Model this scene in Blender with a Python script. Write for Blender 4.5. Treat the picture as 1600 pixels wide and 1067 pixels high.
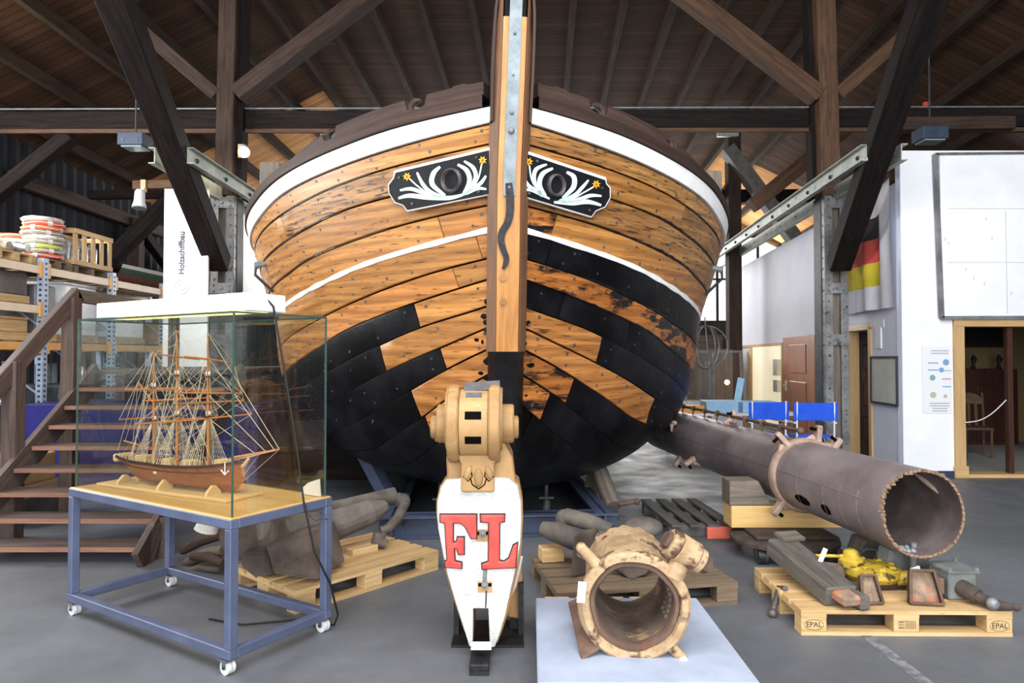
import bpy, math, random
import numpy as np
from mathutils import Vector, Matrix
random.seed(7); rng = np.random.default_rng(7)
for o in list(bpy.data.objects): bpy.data.objects.remove(o)
scene = bpy.context.scene
COL = scene.collection

# ------------------------------------------------------------------ camera
EYE = 1.6
FPX = 1600 * 24.0 / 36.0
PITCH = math.atan(24 / FPX)
cam = bpy.data.cameras.new('camera'); cam.lens = 24; cam.sensor_width = 36
cam.clip_start = .05; cam.clip_end = 200
camo = bpy.data.objects.new('camera', cam); COL.objects.link(camo)
camo.location = (0, 0, EYE); camo.rotation_euler = (math.pi / 2 + PITCH, 0, 0)
scene.camera = camo

# ------------------------------------------------------------------ light
w = bpy.data.worlds.new('daylight'); scene.world = w; w.use_nodes = True
bg = w.node_tree.nodes['Background']; bg.inputs[0].default_value = (.93, .96, 1, 1); bg.inputs[1].default_value = 1.5
def area(name, loc, target, sx, sy, power, col=(1, 1, 1)):
    l = bpy.data.lights.new(name, 'AREA'); l.shape = 'RECTANGLE'; l.size = sx; l.size_y = sy
    l.energy = power; l.color = col
    o = bpy.data.objects.new(name, l); COL.objects.link(o); o.location = loc
    d = Vector(target) - Vector(loc)
    o.rotation_euler = d.to_track_quat('-Z', 'Y').to_euler()
    return o
area('daylight_open_gate', (0.5, -6.5, 3.6), (0.3, 8, 1.6), 13, 5.5, 1300, (.95, .97, 1))
area('daylight_roof_glazing', (0, 0.2, 7.6), (0, 2.2, 0), 10, 6, 1250, (.97, .98, 1))
area('daylight_end_windows', (1.0, 23.2, 4.4), (1.0, 14, 5.8), 17, 2.4, 1500, (1, .98, .95))
area('unseen_side_fill', (-8.9, 7.6, 4.2), (5.3, 11.5, 2.9), 6, 1.6, 900, (1, .99, .97))  # added fill from an unseen source on the left, brightens the right side wall
area('daylight_front_windows', (-8.7, 2.2, 3.6), (-3, 8.5, 2.0), 4.5, 2.2, 120, (1, .99, .97))
vs = scene.view_settings
vs.view_transform = 'Standard'; vs.look = 'None'; vs.gamma = 1; vs.exposure = 0.2
vs.use_curve_mapping = False

# ------------------------------------------------------------------ helpers
CP, SP = math.cos(PITCH), math.sin(PITCH)
def ray(u, v):
    x = (u - 800) / FPX; y = (533.5 - v) / FPX
    return Vector((x, CP - y * SP, SP + y * CP))
def px(u, v, Y):                      # point seen at (u,v) at distance Y
    d = ray(u, v); k = Y / d.y
    return Vector((d.x * k, Y, EYE + d.z * k))
def pz(u, v, z=0.0):                  # point seen at (u,v) on height z
    d = ray(u, v); k = (z - EYE) / d.z
    return Vector((d.x * k, d.y * k, z))
def onp(u, v, P0, n):                 # point seen at (u,v) on a real plane
    d = ray(u, v); c = Vector((0, 0, EYE)); k = (P0 - c).dot(n) / d.dot(n)
    return c + d * k
def V(*a): return Vector(a)
def srgb(c):
    return tuple((x / 255 / 12.92) if x / 255 <= .04045 else ((x / 255 + .055) / 1.055) ** 2.4 for x in c) + (1,)
def pchip(xs, ys):
    xs = np.array(xs, float); ys = np.array(ys, float); h = np.diff(xs); d = np.diff(ys) / h
    m = np.zeros_like(ys); m[0] = d[0]; m[-1] = d[-1]
    for i in range(1, len(xs) - 1):
        if d[i - 1] * d[i] > 0:
            w1 = 2 * h[i] + h[i - 1]; w2 = h[i] + 2 * h[i - 1]
            m[i] = (w1 + w2) / (w1 / d[i - 1] + w2 / d[i])
    def f(x):
        x = float(x)
        if x <= xs[0]: return float(ys[0] + m[0] * (x - xs[0]))
        if x >= xs[-1]: return float(ys[-1])
        i = int(np.searchsorted(xs, x) - 1); i = max(0, min(i, len(h) - 1))
        t = (x - xs[i]) / h[i]; t2 = t * t; t3 = t2 * t
        return float((2*t3-3*t2+1)*ys[i] + (t3-2*t2+t)*h[i]*m[i] + (-2*t3+3*t2)*ys[i+1] + (t3-t2)*h[i]*m[i+1])
    return f

class MB:
    def __init__(s): s.v = []; s.f = []; s.u = []; s.m = []; s.cur = 0
    def add(s, pts):
        i = len(s.v); s.v += [tuple(p) for p in pts]; return i
    def face(s, idx, uv=None):
        s.f.append(tuple(idx)); s.u.append(uv); s.m.append(s.cur); return s
    def box(s, c, size, R=None, taper=None):
        c = Vector(c); hx, hy, hz = [x / 2 for x in size]
        if R is None: R = Matrix.Identity(3)
        k = max(range(3), key=lambda i: size[i])
        L = [(-hx,-hy,-hz),(hx,-hy,-hz),(hx,hy,-hz),(-hx,hy,-hz),(-hx,-hy,hz),(hx,-hy,hz),(hx,hy,hz),(-hx,hy,hz)]
        if taper: L = [(x * (taper if z > 0 else 1), y * (taper if z > 0 else 1), z) for x, y, z in L]
        i = s.add([c + R @ Vector(p) for p in L])
        for q in ((0,3,2,1),(4,5,6,7),(0,1,5,4),(1,2,6,5),(2,3,7,6),(3,0,4,7)):
            nrm = (Vector(L[q[1]]) - Vector(L[q[0]])).cross(Vector(L[q[2]]) - Vector(L[q[1]]))
            a = max(range(3), key=lambda j: abs(nrm[j]))
            ax = [j for j in range(3) if j != a]
            if k in ax: ax = [k] + [j for j in ax if j != k]
            s.face([i + j for j in q], [(L[j][ax[0]] + a * .37, L[j][ax[1]] + a * .71) for j in q])
        return s
    def beam(s, p, q, wd, h, up=(0, 0, 1), ext=0):
        p = Vector(p); q = Vector(q); x = (q - p).normalized(); y = Vector(up).cross(x)
        if y.length < 1e-4: y = Vector((0, 1, 0)).cross(x)
        y.normalize(); z = x.cross(y)
        R = Matrix((x, y, z)).transposed()
        return s.box((p + q) / 2, ((q - p).length + ext, wd, h), R)
    def tube(s, pts, r, n=8, closed=False, caps=True):
        pts = [Vector(p) for p in pts]; N = len(pts)
        rs = r if isinstance(r, (list, tuple)) else [r] * N
        ref = None; rings = []; acc = 0
        for i, p in enumerate(pts):
            a = pts[(i - 1) % N] if (i > 0 or closed) else p
            b = pts[(i + 1) % N] if (i < N - 1 or closed) else p
            t = (b - a).normalized()
            if ref is None:
                ref = Vector((0, 0, 1)) if abs(t.z) < .9 else Vector((1, 0, 0))
            x = ref - t * ref.dot(t)
            if x.length < 1e-5: x = Vector((1, 0, 0)) - t * t.x
            x.normalize(); y = t.cross(x); ref = x
            if i: acc += (p - pts[i - 1]).length
            j = s.add([p + (x * math.cos(2*math.pi*k/n) + y * math.sin(2*math.pi*k/n)) * rs[i] for k in range(n)])
            rings.append((j, acc))
        for i in range(N if closed else N - 1):
            (a, ua), (b, ub) = rings[i], rings[(i + 1) % N]
            c = 2 * math.pi * rs[i] / n
            for k in range(n):
                k2 = (k + 1) % n
                s.face((a + k, a + k2, b + k2, b + k), [(ua, k*c), (ua, (k+1)*c), (ub, (k+1)*c), (ub, k*c)])
        if caps and not closed:
            s.face([rings[0][0] + k for k in range(n)][::-1]); s.face([rings[-1][0] + k for k in range(n)])
        return s
    def cyl(s, p, q, r, n=16, r2=None): return s.tube([p, q], [r, r if r2 is None else r2], n)
    def lathe(s, prof, c=(0, 0, 0), R=None, n=24, closed=False, arc=2 * math.pi):
        c = Vector(c); R = R or Matrix.Identity(3); m = len(prof); base = len(s.v)
        full = abs(arc - 2 * math.pi) < 1e-6; cnt = n if full else n + 1
        for k in range(cnt):
            t = arc * k / n
            s.add([c + R @ Vector((r * math.cos(t), r * math.sin(t), z)) for r, z in prof])
        for k in range(n):
            a = base + k * m; b = base + ((k + 1) % cnt) * m
            for i in range(m if closed else m - 1):
                i2 = (i + 1) % m
                s.face((a + i, b + i, b + i2, a + i2))
        return s
    def poly(s, pts, ex, ey, o, d, back=True):       # 2D outline, frame, thickness along ex x ey
        o = Vector(o); ex = Vector(ex); ey = Vector(ey); ez = ex.cross(ey).normalized(); n = len(pts)
        ar = sum(pts[i][0]*pts[(i+1)%n][1] - pts[(i+1)%n][0]*pts[i][1] for i in range(n))
        if ar < 0: pts = pts[::-1]
        a = s.add([o + ex * x + ey * y + ez * d for x, y in pts]); b = s.add([o + ex * x + ey * y for x, y in pts])
        s.face([a + i for i in range(n)], [tuple(p) for p in pts])
        if back: s.face([b + i for i in range(n)][::-1], [tuple(p) for p in pts][::-1])
        for i in range(n):
            j = (i + 1) % n; l = math.dist(pts[i], pts[j])
            s.face((b + i, b + j, a + j, a + i), [(0, 0), (l, 0), (l, d), (0, d)])
        return s
    def poly3(s, pts, n, d):                          # world outline on a plane, pushed d along n
        pts = [Vector(p) for p in pts]; n = Vector(n).normalized(); o = pts[0]
        ex = (pts[1] - o).normalized(); ex = (ex - n * ex.dot(n)).normalized(); ey = n.cross(ex)
        return s.poly([((p - o).dot(ex), (p - o).dot(ey)) for p in pts], ex, ey, o, d)
    def grid(s, P, cu=False, cv=False, uv=None, flip=False):
        nu = len(P); nv = len(P[0]); i0 = s.add([p for row in P for p in row])
        for i in range(nu if cu else nu - 1):
            for j in range(nv if cv else nv - 1):
                a, b = i, (i + 1) % nu; c, d = j, (j + 1) % nv
                q = [(a, c), (b, c), (b, d), (a, d)]
                if flip: q = q[::-1]
                s.face([i0 + x * nv + y for x, y in q], [uv[x][y] for x, y in q] if uv else None)
        return s
    def torus(s, c, ax, R, r, n=24, m=8):
        c = Vector(c); ax = Vector(ax).normalized()
        x = ax.orthogonal().normalized(); y = ax.cross(x)
        return s.tube([c + (x * math.cos(2*math.pi*k/n) + y * math.sin(2*math.pi*k/n)) * R for k in range(n)], r, m, closed=True)
    def ball(s, c, r, n=12, m=8, sc=(1, 1, 1), R=None):
        c = Vector(c); R = R or Matrix.Identity(3)
        P = [[c + R @ Vector((r*sc[0]*math.sin(math.pi*j/m)*math.cos(2*math.pi*i/n), r*sc[1]*math.sin(math.pi*j/m)*math.sin(2*math.pi*i/n), r*sc[2]*math.cos(math.pi*j/m))) for j in range(m + 1)] for i in range(n)]
        return s.grid(P, cu=True, flip=True)
    def build(s, name, mat, parent=None, smooth=None, bevel=0, loc=None, seg=1):
        org = Vector((0, 0, 0))
        if parent is not None: org = ORG[parent.name]
        elif loc is not None: org = Vector(loc)
        else:
            a = np.array(s.v); mn = a.min(0); mx = a.max(0); org = Vector(((mn[0]+mx[0])/2, (mn[1]+mx[1])/2, mn[2]))
        me = bpy.data.meshes.new(name)
        a = np.array(s.v, float) - np.array(org)
        me.from_pydata(a.tolist(), [], s.f)
        if any(u is not None for u in s.u):
            uvl = me.uv_layers.new(name='UVMap'); buf = []
            for f, u in zip(s.f, s.u): buf += [c for p in (u or [(0, 0)] * len(f)) for c in p]
            uvl.data.foreach_set('uv', buf)
        mats = mat if isinstance(mat, (list, tuple)) else [mat]
        for m_ in mats: me.materials.append(MAT[m_] if isinstance(m_, str) else m_)
        if len(mats) > 1: me.polygons.foreach_set('material_index', s.m)
        if smooth:
            me.polygons.foreach_set('use_smooth', [True] * len(me.polygons)); me.set_sharp_from_angle(angle=math.radians(smooth))
        me.update()
        o = bpy.data.objects.new(name, me); COL.objects.link(o)
        if parent is not None: o.parent = parent
        else: o.location = org
        ORG[o.name] = org
        if bevel:
            b = o.modifiers.new('edge', 'BEVEL'); b.width = bevel; b.segments = seg; b.limit_method = 'ANGLE'; b.angle_limit = math.radians(40)
        return o
ORG = {}; MAT = {}
def tag(o, label=None, cat=None, group=None, kind=None):
    if label: o['label'] = label
    if cat: o['category'] = cat
    if group: o['group'] = group
    if kind: o['kind'] = kind
    return o
def thing(name, label, cat, loc=(0, 0, 0), group=None):
    o = bpy.data.objects.new(name, None); COL.objects.link(o); o.location = loc; o.empty_display_size = .1
    ORG[o.name] = Vector(loc); return tag(o, label, cat, group)
def copy_tree(o, parent=None):
    c = o.copy(); COL.objects.link(c); c.parent = parent; ORG[c.name] = ORG.get(o.name, Vector((0, 0, 0)))
    for ch in list(o.children): copy_tree(ch, c)
    return c
def Rz(a): return Matrix.Rotation(a, 3, 'Z')
def frame(x, up=(0, 0, 1)):
    x = Vector(x).normalized(); y = Vector(up).cross(x).normalized(); z = x.cross(y)
    return Matrix((x, y, z)).transposed()
def text_mesh(txt, size, name, mat, parent, o, ex, ey, depth=.001, align='CENTER', bold=0):
    cu = bpy.data.curves.new(name, 'FONT'); cu.body = txt; cu.size = size; cu.extrude = depth; cu.offset = bold; cu.align_x = align; cu.align_y = 'CENTER'
    ob = bpy.data.objects.new(name, cu); COL.objects.link(ob)
    me = bpy.data.meshes.new_from_object(ob.evaluated_get(bpy.context.evaluated_depsgraph_get()))
    bpy.data.objects.remove(ob); bpy.data.curves.remove(cu)
    ex = Vector(ex).normalized(); ey = Vector(ey).normalized(); ez = ex.cross(ey)
    off = Vector(o) - (ORG[parent.name] if parent else Vector((0, 0, 0)))
    M4 = Matrix.Translation(off) @ Matrix((ex, ey, ez)).transposed().to_4x4()
    me.transform(M4); me.name = name
    me.materials.clear(); me.materials.append(MAT[mat])
    ob = bpy.data.objects.new(name, me); COL.objects.link(ob)
    if parent: ob.parent = parent
    ORG[ob.name] = ORG[parent.name] if parent else Vector((0, 0, 0))
    return ob

# ------------------------------------------------------------------ materials
def nodes(name):
    m = bpy.data.materials.new(name); m.use_nodes = True; nt = m.node_tree
    b = nt.nodes['Principled BSDF']; MAT[name] = m
    return m, nt, b
def N(nt, t, **k):
    n = nt.nodes.new(t)
    for a, b in k.items():
        if a.startswith('i_'): n.inputs[a[2:].replace('_', ' ')].default_value = b
        else: setattr(n, a, b)
    return n
def coords(nt, coord, sc, rnd=True):
    tc = N(nt, 'ShaderNodeTexCoord'); mp = N(nt, 'ShaderNodeMapping'); mp.inputs['Scale'].default_value = sc
    nt.links.new(tc.outputs[coord], mp.inputs['Vector'])
    if rnd:
        oi = N(nt, 'ShaderNodeObjectInfo'); ml = N(nt, 'ShaderNodeMath', operation='MULTIPLY'); ml.inputs[1].default_value = 37.0
        cx = N(nt, 'ShaderNodeCombineXYZ')
        nt.links.new(oi.outputs['Random'], ml.inputs[0])
        for i in range(3): nt.links.new(ml.outputs[0], cx.inputs[i])
        nt.links.new(cx.outputs[0], mp.inputs['Location'])
    return mp.outputs[0]
def noise(nt, vec, scale, detail=5, rough=.6, dist=0):
    n = N(nt, 'ShaderNodeTexNoise'); n.inputs['Scale'].default_value = scale; n.inputs['Detail'].default_value = detail
    n.inputs['Roughness'].default_value = rough; n.inputs['Distortion'].default_value = dist
    nt.links.new(vec, n.inputs['Vector']); return n.outputs['Fac']
def ramp(nt, fac, stops):
    r = N(nt, 'ShaderNodeValToRGB'); e = r.color_ramp.elements
    while len(e) < len(stops): e.new(.5)
    for x, (p, c) in zip(e, stops): x.position = p; x.color = c
    nt.links.new(fac, r.inputs[0]); return r.outputs[0]
def mix(nt, fac, a, b, mode='MIX'):
    m = N(nt, 'ShaderNodeMix', data_type='RGBA', blend_type=mode)
    for s_, x in ((0, fac), (6, a), (7, b)):
        if hasattr(x, 'node'): nt.links.new(x, m.inputs[s_])
        else: m.inputs[s_].default_value = x
    return m.outputs[2]
def bump(nt, b, h, st, dist=.01):
    n = N(nt, 'ShaderNodeBump'); n.inputs['Strength'].default_value = st; n.inputs['Distance'].default_value = dist
    nt.links.new(h, n.inputs['Height']); nt.links.new(n.outputs[0], b.inputs['Normal'])
def G(x): return (x, x, x, 1)
def plain(name, c1, c2=None, scale=6, lo=.35, hi=.65, rough=.6, metal=0, bmp=0, coord='Object', sc=(1, 1, 1), c3=None, s3=14, t3=.62, emit=None, spec=.5, alpha=None):
    m, nt, b = nodes(name)
    b.inputs['Roughness'].default_value = rough; b.inputs['Metallic'].default_value = metal
    b.inputs['Specular IOR Level'].default_value = spec
    b.inputs['Base Color'].default_value = srgb(c1)
    if c2:
        v = coords(nt, coord, sc); f = noise(nt, v, scale)
        col = ramp(nt, f, [(lo, srgb(c1)), (hi, srgb(c2))])
        if c3:
            g = ramp(nt, noise(nt, v, s3, 4), [(t3, G(0)), (t3 + .08, G(1))]); col = mix(nt, g, col, srgb(c3))
        nt.links.new(col, b.inputs['Base Color'])
        if bmp: bump(nt, b, noise(nt, v, scale * 4, 4), bmp)
    if emit: b.inputs['Emission Color'].default_value = srgb(emit[0]); b.inputs['Emission Strength'].default_value = emit[1]
    if alpha is not None: b.inputs['Alpha'].default_value = alpha
    return m
def wood(name, dark, light, fleck=None, cath=0, spec=.5, rough=.55, bmp=.25, gs=(1.6, 22, 1), tone=.25, coord='UV', ft=.63, tar=None, tt=.55, ts=2.2):
    m, nt, b = nodes(name); b.inputs['Roughness'].default_value = rough; b.inputs['Specular IOR Level'].default_value = spec
    v = coords(nt, coord, gs); g = noise(nt, v, 1.0, 6, .65, .6)
    col = ramp(nt, g, [(.3, srgb(dark)), (.7, srgb(light))])
    v2 = coords(nt, coord, (1, 2.2, 1)); big = noise(nt, v2, 1.7, 3)
    col = mix(nt, ramp(nt, big, [(.3, G(1 - tone)), (.7, G(1))]), srgb(tuple(x * .62 for x in dark)), col)
    if cath:
        v5 = coords(nt, coord, (.8, 2.0, 1)); wv = N(nt, 'ShaderNodeTexWave', wave_type='BANDS', bands_direction='Y'); wv.inputs['Scale'].default_value = 1.5
        wv.inputs['Distortion'].default_value = 16; wv.inputs['Detail'].default_value = 2.5; wv.inputs['Detail Scale'].default_value = .55; wv.inputs['Detail Roughness'].default_value = .4; nt.links.new(v5, wv.inputs['Vector'])
        col = mix(nt, ramp(nt, wv.outputs['Fac'], [(.35, G(0)), (.95, G(cath))]), col, srgb(tuple(x * .7 for x in dark)))
    if fleck:
        v3 = coords(nt, coord, (9, 60, 1)); fl = ramp(nt, noise(nt, v3, 1.0, 3), [(ft, G(0)), (ft + .1, G(1))])
        col = mix(nt, fl, col, srgb(fleck))
    oi = N(nt, 'ShaderNodeObjectInfo'); mr = N(nt, 'ShaderNodeMapRange'); mr.inputs[3].default_value = .80; mr.inputs[4].default_value = 1.03
    nt.links.new(oi.outputs['Random'], mr.inputs[0])
    hs = N(nt, 'ShaderNodeHueSaturation'); nt.links.new(mr.outputs[0], hs.inputs['Value']); nt.links.new(col, hs.inputs['Color']); col = hs.outputs[0]
    if tar:
        v4 = coords(nt, coord, (1, 2.6, 1)); t = ramp(nt, noise(nt, v4, ts, 6, .7), [(tt, G(0)), (tt + .07, G(1))])
        col = mix(nt, t, col, srgb(tar))
    nt.links.new(col, b.inputs['Base Color'])
    if bmp: bump(nt, b, g, bmp, .004)
    return m

wood('oak', (156, 98, 46), (222, 160, 86), fleck=(86, 52, 26), cath=.42, rough=.42, bmp=.3, ft=.6)
wood('oak_red', (152, 92, 42), (218, 152, 84), fleck=(84, 46, 22), cath=.45, rough=.4, bmp=.3, ft=.59)
wood('oak_weathered', (138, 92, 48), (210, 154, 88), fleck=(62, 40, 24), cath=.4, rough=.5, bmp=.4, ft=.54)
wood('oak_tarred', (150, 84, 34), (214, 138, 66), fleck=(80, 44, 22), rough=.42, bmp=.3, ft=.6, tar=(20, 18, 20), cath=.4, tt=.50, ts=2.6)
wood('oak_stem', (172, 112, 52), (222, 160, 84), fleck=(150, 90, 40), rough=.45, bmp=.12, tone=.12)
wood('stem_brown', (92, 60, 40), (140, 98, 66), rough=.6, bmp=.25)
wood('bulwark_brown', (50, 38, 35), (84, 65, 57), spec=.2, rough=.6, bmp=.3, fleck=(44, 34, 32))
wood('beam_dark', (24, 20, 21), (48, 41, 39), spec=.08, rough=.8, bmp=.4, fleck=(66, 56, 52), ft=.66)
wood('beam_brown', (52, 42, 38), (90, 73, 64), spec=.12, rough=.8, bmp=.35, fleck=(54, 40, 34))
wood('beam_warm', (76, 56, 44), (122, 94, 74), spec=.15, rough=.75, bmp=.3, fleck=(70, 48, 36))
wood('rafter', (44, 35, 29), (74, 59, 49), spec=.06, rough=.85, bmp=.25)
wood('old_wood', (88, 80, 72), (138, 126, 112), rough=.8, bmp=.4, fleck=(66, 58, 52))
wood('stair_wood', (70, 58, 53), (108, 92, 84), spec=.2, rough=.65, bmp=.3, fleck=(66, 46, 40))
wood('stair_edge', (120, 82, 64), (158, 114, 92), rough=.6, bmp=.3)
wood('handrail_wood', (78, 64, 60), (112, 94, 88), rough=.6, bmp=.2)
wood('pallet_new', (186, 146, 94), (226, 194, 142), rough=.7, bmp=.25, fleck=(160, 118, 72), tone=.15)
wood('pallet_old', (94, 79, 62), (136, 116, 92), rough=.8, bmp=.3, fleck=(84, 66, 50))
wood('pallet_grey', (62, 60, 58), (104, 100, 94), rough=.85, bmp=.3)
wood('timber_new', (206, 162, 96), (234, 198, 134), rough=.6, bmp=.15, tone=.1, fleck=(178, 122, 62), ft=.68)
wood('carved_wood', (150, 112, 68), (198, 158, 104), rough=.65, bmp=.5, fleck=(140, 104, 64), ft=.66, gs=(3, 30, 1), coord='Object')
wood('birch_ply', (206, 158, 84), (228, 182, 108), rough=.35, bmp=.02, tone=.08)
wood('model_wood', (134, 76, 40), (172, 108, 62), rough=.4, bmp=.05, coord='Object', gs=(6, 30, 30))
wood('spar_wood', (186, 112, 56), (216, 146, 84), rough=.45, bmp=0, coord='Object', gs=(4, 4, 4))
wood('door_wood', (168, 104, 68), (196, 130, 92), rough=.4, bmp=.08, coord='Object', gs=(14, 14, 1.2), tone=.1)
wood('frame_pine', (198, 158, 104), (226, 190, 138), rough=.5, bmp=.1, tone=.1)
wood('dark_door', (52, 30, 24), (88, 52, 40), rough=.45, bmp=.1, coord='Object', gs=(14, 14, 1.2))
wood('charred', (74, 70, 65), (122, 114, 104), rough=.9, bmp=.8, fleck=(30, 27, 26), gs=(2, 16, 1))
plain('tar', (6, 6, 8), (30, 30, 35), scale=2.3, lo=.42, hi=.8, rough=.4, spec=.2, bmp=.35, c3=(78, 78, 86), s3=11, t3=.71)
plain('caulk', (12, 10, 8), rough=.9, spec=.05)
plain('white_paint', (236, 236, 234), (250, 250, 250), scale=5, rough=.4, bmp=.05)
plain('white_wall', (236, 238, 242), (244, 246, 250), scale=2, rough=.75)
plain('side_wall', (222, 227, 241), (230, 234, 246), scale=1.5, rough=.8)
plain('white_panel', (240, 240, 240), rough=.5)
plain('black_gloss', (10, 12, 18), (18, 20, 26), scale=5, rough=.6, spec=.3)
plain('mint', (196, 226, 214), (222, 240, 232), scale=20, rough=.5)
plain('flower_yellow', (232, 172, 40), rough=.5)
plain('flower_red', (190, 70, 40), rough=.5)
plain('iron', (66, 60, 62), (108, 100, 100), scale=14, rough=.42, metal=.3, bmp=.3)
plain('black_iron', (24, 24, 27), (44, 44, 46), scale=20, rough=.5, metal=.4, bmp=.25, c3=(84, 80, 76), s3=40, t3=.68)
plain('galvanised', (112, 122, 126), (140, 150, 154), scale=9, rough=.6, metal=.2, bmp=.08)
plain('nail', (74, 70, 66), (120, 116, 112), scale=30, rough=.5, metal=.5)
plain('steel_column', (104, 105, 106), (146, 147, 148), scale=4, rough=.55, metal=.4, bmp=.15, c3=(74, 70, 68), s3=8, t3=.6)
plain('steel_dark', (40, 42, 46), (66, 68, 70), scale=5, rough=.6, metal=.3, bmp=.1)
plain('rail_paint', (150, 156, 148), (182, 188, 178), scale=5, rough=.55, metal=.2, c3=(104, 100, 92), s3=7, t3=.64)
plain('grey_brace', (96, 96, 94), (124, 122, 116), scale=6, rough=.8, bmp=.2)
plain('frame_blue', (72, 80, 104), (86, 94, 120), scale=4, rough=.5, bmp=.04, c3=(120, 126, 142), s3=60, t3=.72)
plain('steel_blue', (58, 66, 88), (74, 84, 108), scale=3, rough=.45, bmp=.05, c3=(42, 44, 54), s3=6, t3=.62)
plain('rubber_black', (16, 16, 17), rough=.6)
plain('wheel_white', (200, 200, 202), (222, 222, 224), scale=30, rough=.45)
plain('chrome', (190, 192, 196), rough=.25, metal=1)
plain('rust', (82, 62, 52), (116, 90, 76), scale=7, rough=.8, metal=.15, bmp=.5, c3=(132, 80, 50), s3=9, t3=.63)
plain('rust_dark', (52, 44, 40), (84, 72, 64), scale=8, rough=.85, metal=.1, bmp=.5, c3=(104, 70, 48), s3=12, t3=.66)
plain('anchor_iron', (66, 61, 57), (112, 104, 96), scale=3.5, rough=.8, metal=.15, bmp=.45, c3=(96, 74, 62), s3=5, t3=.64)
plain('anchor_brown', (56, 48, 44), (98, 84, 74), scale=4, rough=.85, metal=.1, bmp=.6, c3=(112, 90, 66), s3=6, t3=.68)
plain('pipe_steel', (106, 94, 97), (146, 134, 136), scale=1.6, rough=.42, metal=.25, bmp=.12, c3=(104, 72, 56), s3=2.4, t3=.66)
plain('pipe_inner', (92, 80, 80), (124, 110, 108), scale=4, rough=.6, metal=.2, bmp=.2)
plain('pipe_edge', (112, 86, 66), (164, 136, 110), scale=40, rough=.85, bmp=.6, c3=(74, 50, 38), s3=60, t3=.58)
plain('collar_pink', (150, 126, 112), (184, 158, 140), scale=6, rough=.65, metal=.1, bmp=.3, c3=(112, 84, 70), s3=10, t3=.62)
plain('ring_cream', (150, 122, 88), (206, 178, 138), scale=7, rough=.8, bmp=.7, c3=(96, 66, 50), s3=7, t3=.52)
plain('ring_inner', (84, 70, 62), (122, 104, 92), scale=6, rough=.85, bmp=.7, c3=(160, 130, 92), s3=7, t3=.60)
plain('plate_grey', (150, 160, 180), (172, 182, 202), scale=3, rough=.5, bmp=.03, c3=(116, 118, 124), s3=22, t3=.72)
plain('paper', (232, 234, 238), rough=.7)
plain('lead_grey', (92, 94, 100), (122, 124, 130), scale=10, rough=.5, metal=.3)
plain('red_paint', (196, 56, 48), (214, 78, 66), scale=10, rough=.45, c3=(224, 190, 168), s3=14, t3=.68)
plain('outline_black', (26, 24, 24), rough=.6)
plain('white_chalky', (184, 184, 181), (214, 214, 212), scale=16, rough=.75, bmp=.9, c3=(176, 156, 126), s3=20, t3=.68)
plain('yellow_paint', (160, 132, 36), (196, 168, 54), scale=9, rough=.5, bmp=.2, c3=(66, 56, 34), s3=12, t3=.54)
plain('grey_paint', (92, 96, 94), (118, 122, 118), scale=7, rough=.6, bmp=.2, c3=(70, 64, 60), s3=14, t3=.63)
plain('tray_rust', (122, 102, 86), (164, 138, 114), scale=16, rough=.9, bmp=.5, c3=(176, 104, 70), s3=10, t3=.56)
plain('red_board', (196, 88, 66), (210, 104, 82), scale=6, rough=.7)
plain('rope_white', (206, 200, 186), (226, 222, 210), scale=60, rough=.9, bmp=.4)
plain('rigging', (214, 198, 168), rough=.8)
plain('cream', (224, 216, 200), rough=.6)
plain('wall_corrugated', (34, 35, 40), (46, 47, 53), scale=2, rough=.85, spec=.1)
plain('far_wall', (62, 60, 60), (92, 88, 84), scale=1.2, rough=.9)
plain('rack_upright', (150, 164, 188), (172, 184, 204), scale=6, rough=.5, metal=.2)
plain('rack_cream', (222, 196, 168), (232, 208, 182), scale=4, rough=.5)
plain('rack_orange', (214, 150, 62), (226, 166, 80), scale=4, rough=.5)
plain('buoy_red', (214, 78, 56), (226, 96, 72), scale=9, rough=.7, c3=(180, 150, 130), s3=8, t3=.66)
plain('buoy_grey', (136, 128, 112), (164, 156, 140), scale=9, rough=.8, c3=(104, 94, 82), s3=8, t3=.6)
plain('buoy_white', (196, 192, 184), (214, 210, 204), scale=9, rough=.8, c3=(140, 130, 118), s3=8, t3=.62)
plain('buoy_yellow', (178, 182, 58), (196, 200, 76), scale=9, rough=.7)
plain('buoy_orange', (216, 110, 66), (226, 128, 84), scale=9, rough=.7)
plain('boat_white', (214, 214, 208), rough=.5); plain('boat_green', (52, 78, 66), (64, 90, 78), scale=4, rough=.5); plain('boat_red', (120, 62, 54), (140, 78, 66), scale=4, rough=.55)
plain('foil_white', (224, 226, 230), (240, 242, 246), scale=6, rough=.25, bmp=.6)
plain('foil_silver', (120, 124, 130), (206, 210, 216), scale=11, rough=.25, metal=.5, bmp=.9)
plain('machine_grey', (56, 60, 62), (98, 102, 104), scale=9, rough=.45, metal=.5, bmp=.3)
plain('crate_dark', (74, 70, 64), (100, 95, 88), scale=4, rough=.6)
plain('cardboard', (186, 148, 96), (200, 164, 112), scale=4, rough=.8)
plain('deep_blue', (26, 26, 92), (36, 36, 108), scale=4, rough=.4, bmp=.03, c3=(70, 70, 140), s3=40, t3=.74)
plain('chair_blue', (20, 78, 214), (30, 92, 226), scale=6, rough=.75)
plain('box_pale_blue', (150, 196, 232), (168, 210, 240), scale=6, rough=.6)
plain('box_orange', (226, 160, 64), rough=.6)
plain('flag_white', (214, 214, 224), (226, 226, 234), scale=4, rough=.9)
plain('flag_black', (42, 42, 48), (54, 54, 60), scale=4, rough=.9)
plain('flag_red', (206, 76, 68), (218, 92, 84), scale=4, rough=.9)
plain('flag_yellow', (206, 186, 42), (220, 202, 62), scale=4, rough=.9)
plain('board_black', (32, 32, 34), rough=.5)
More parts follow.
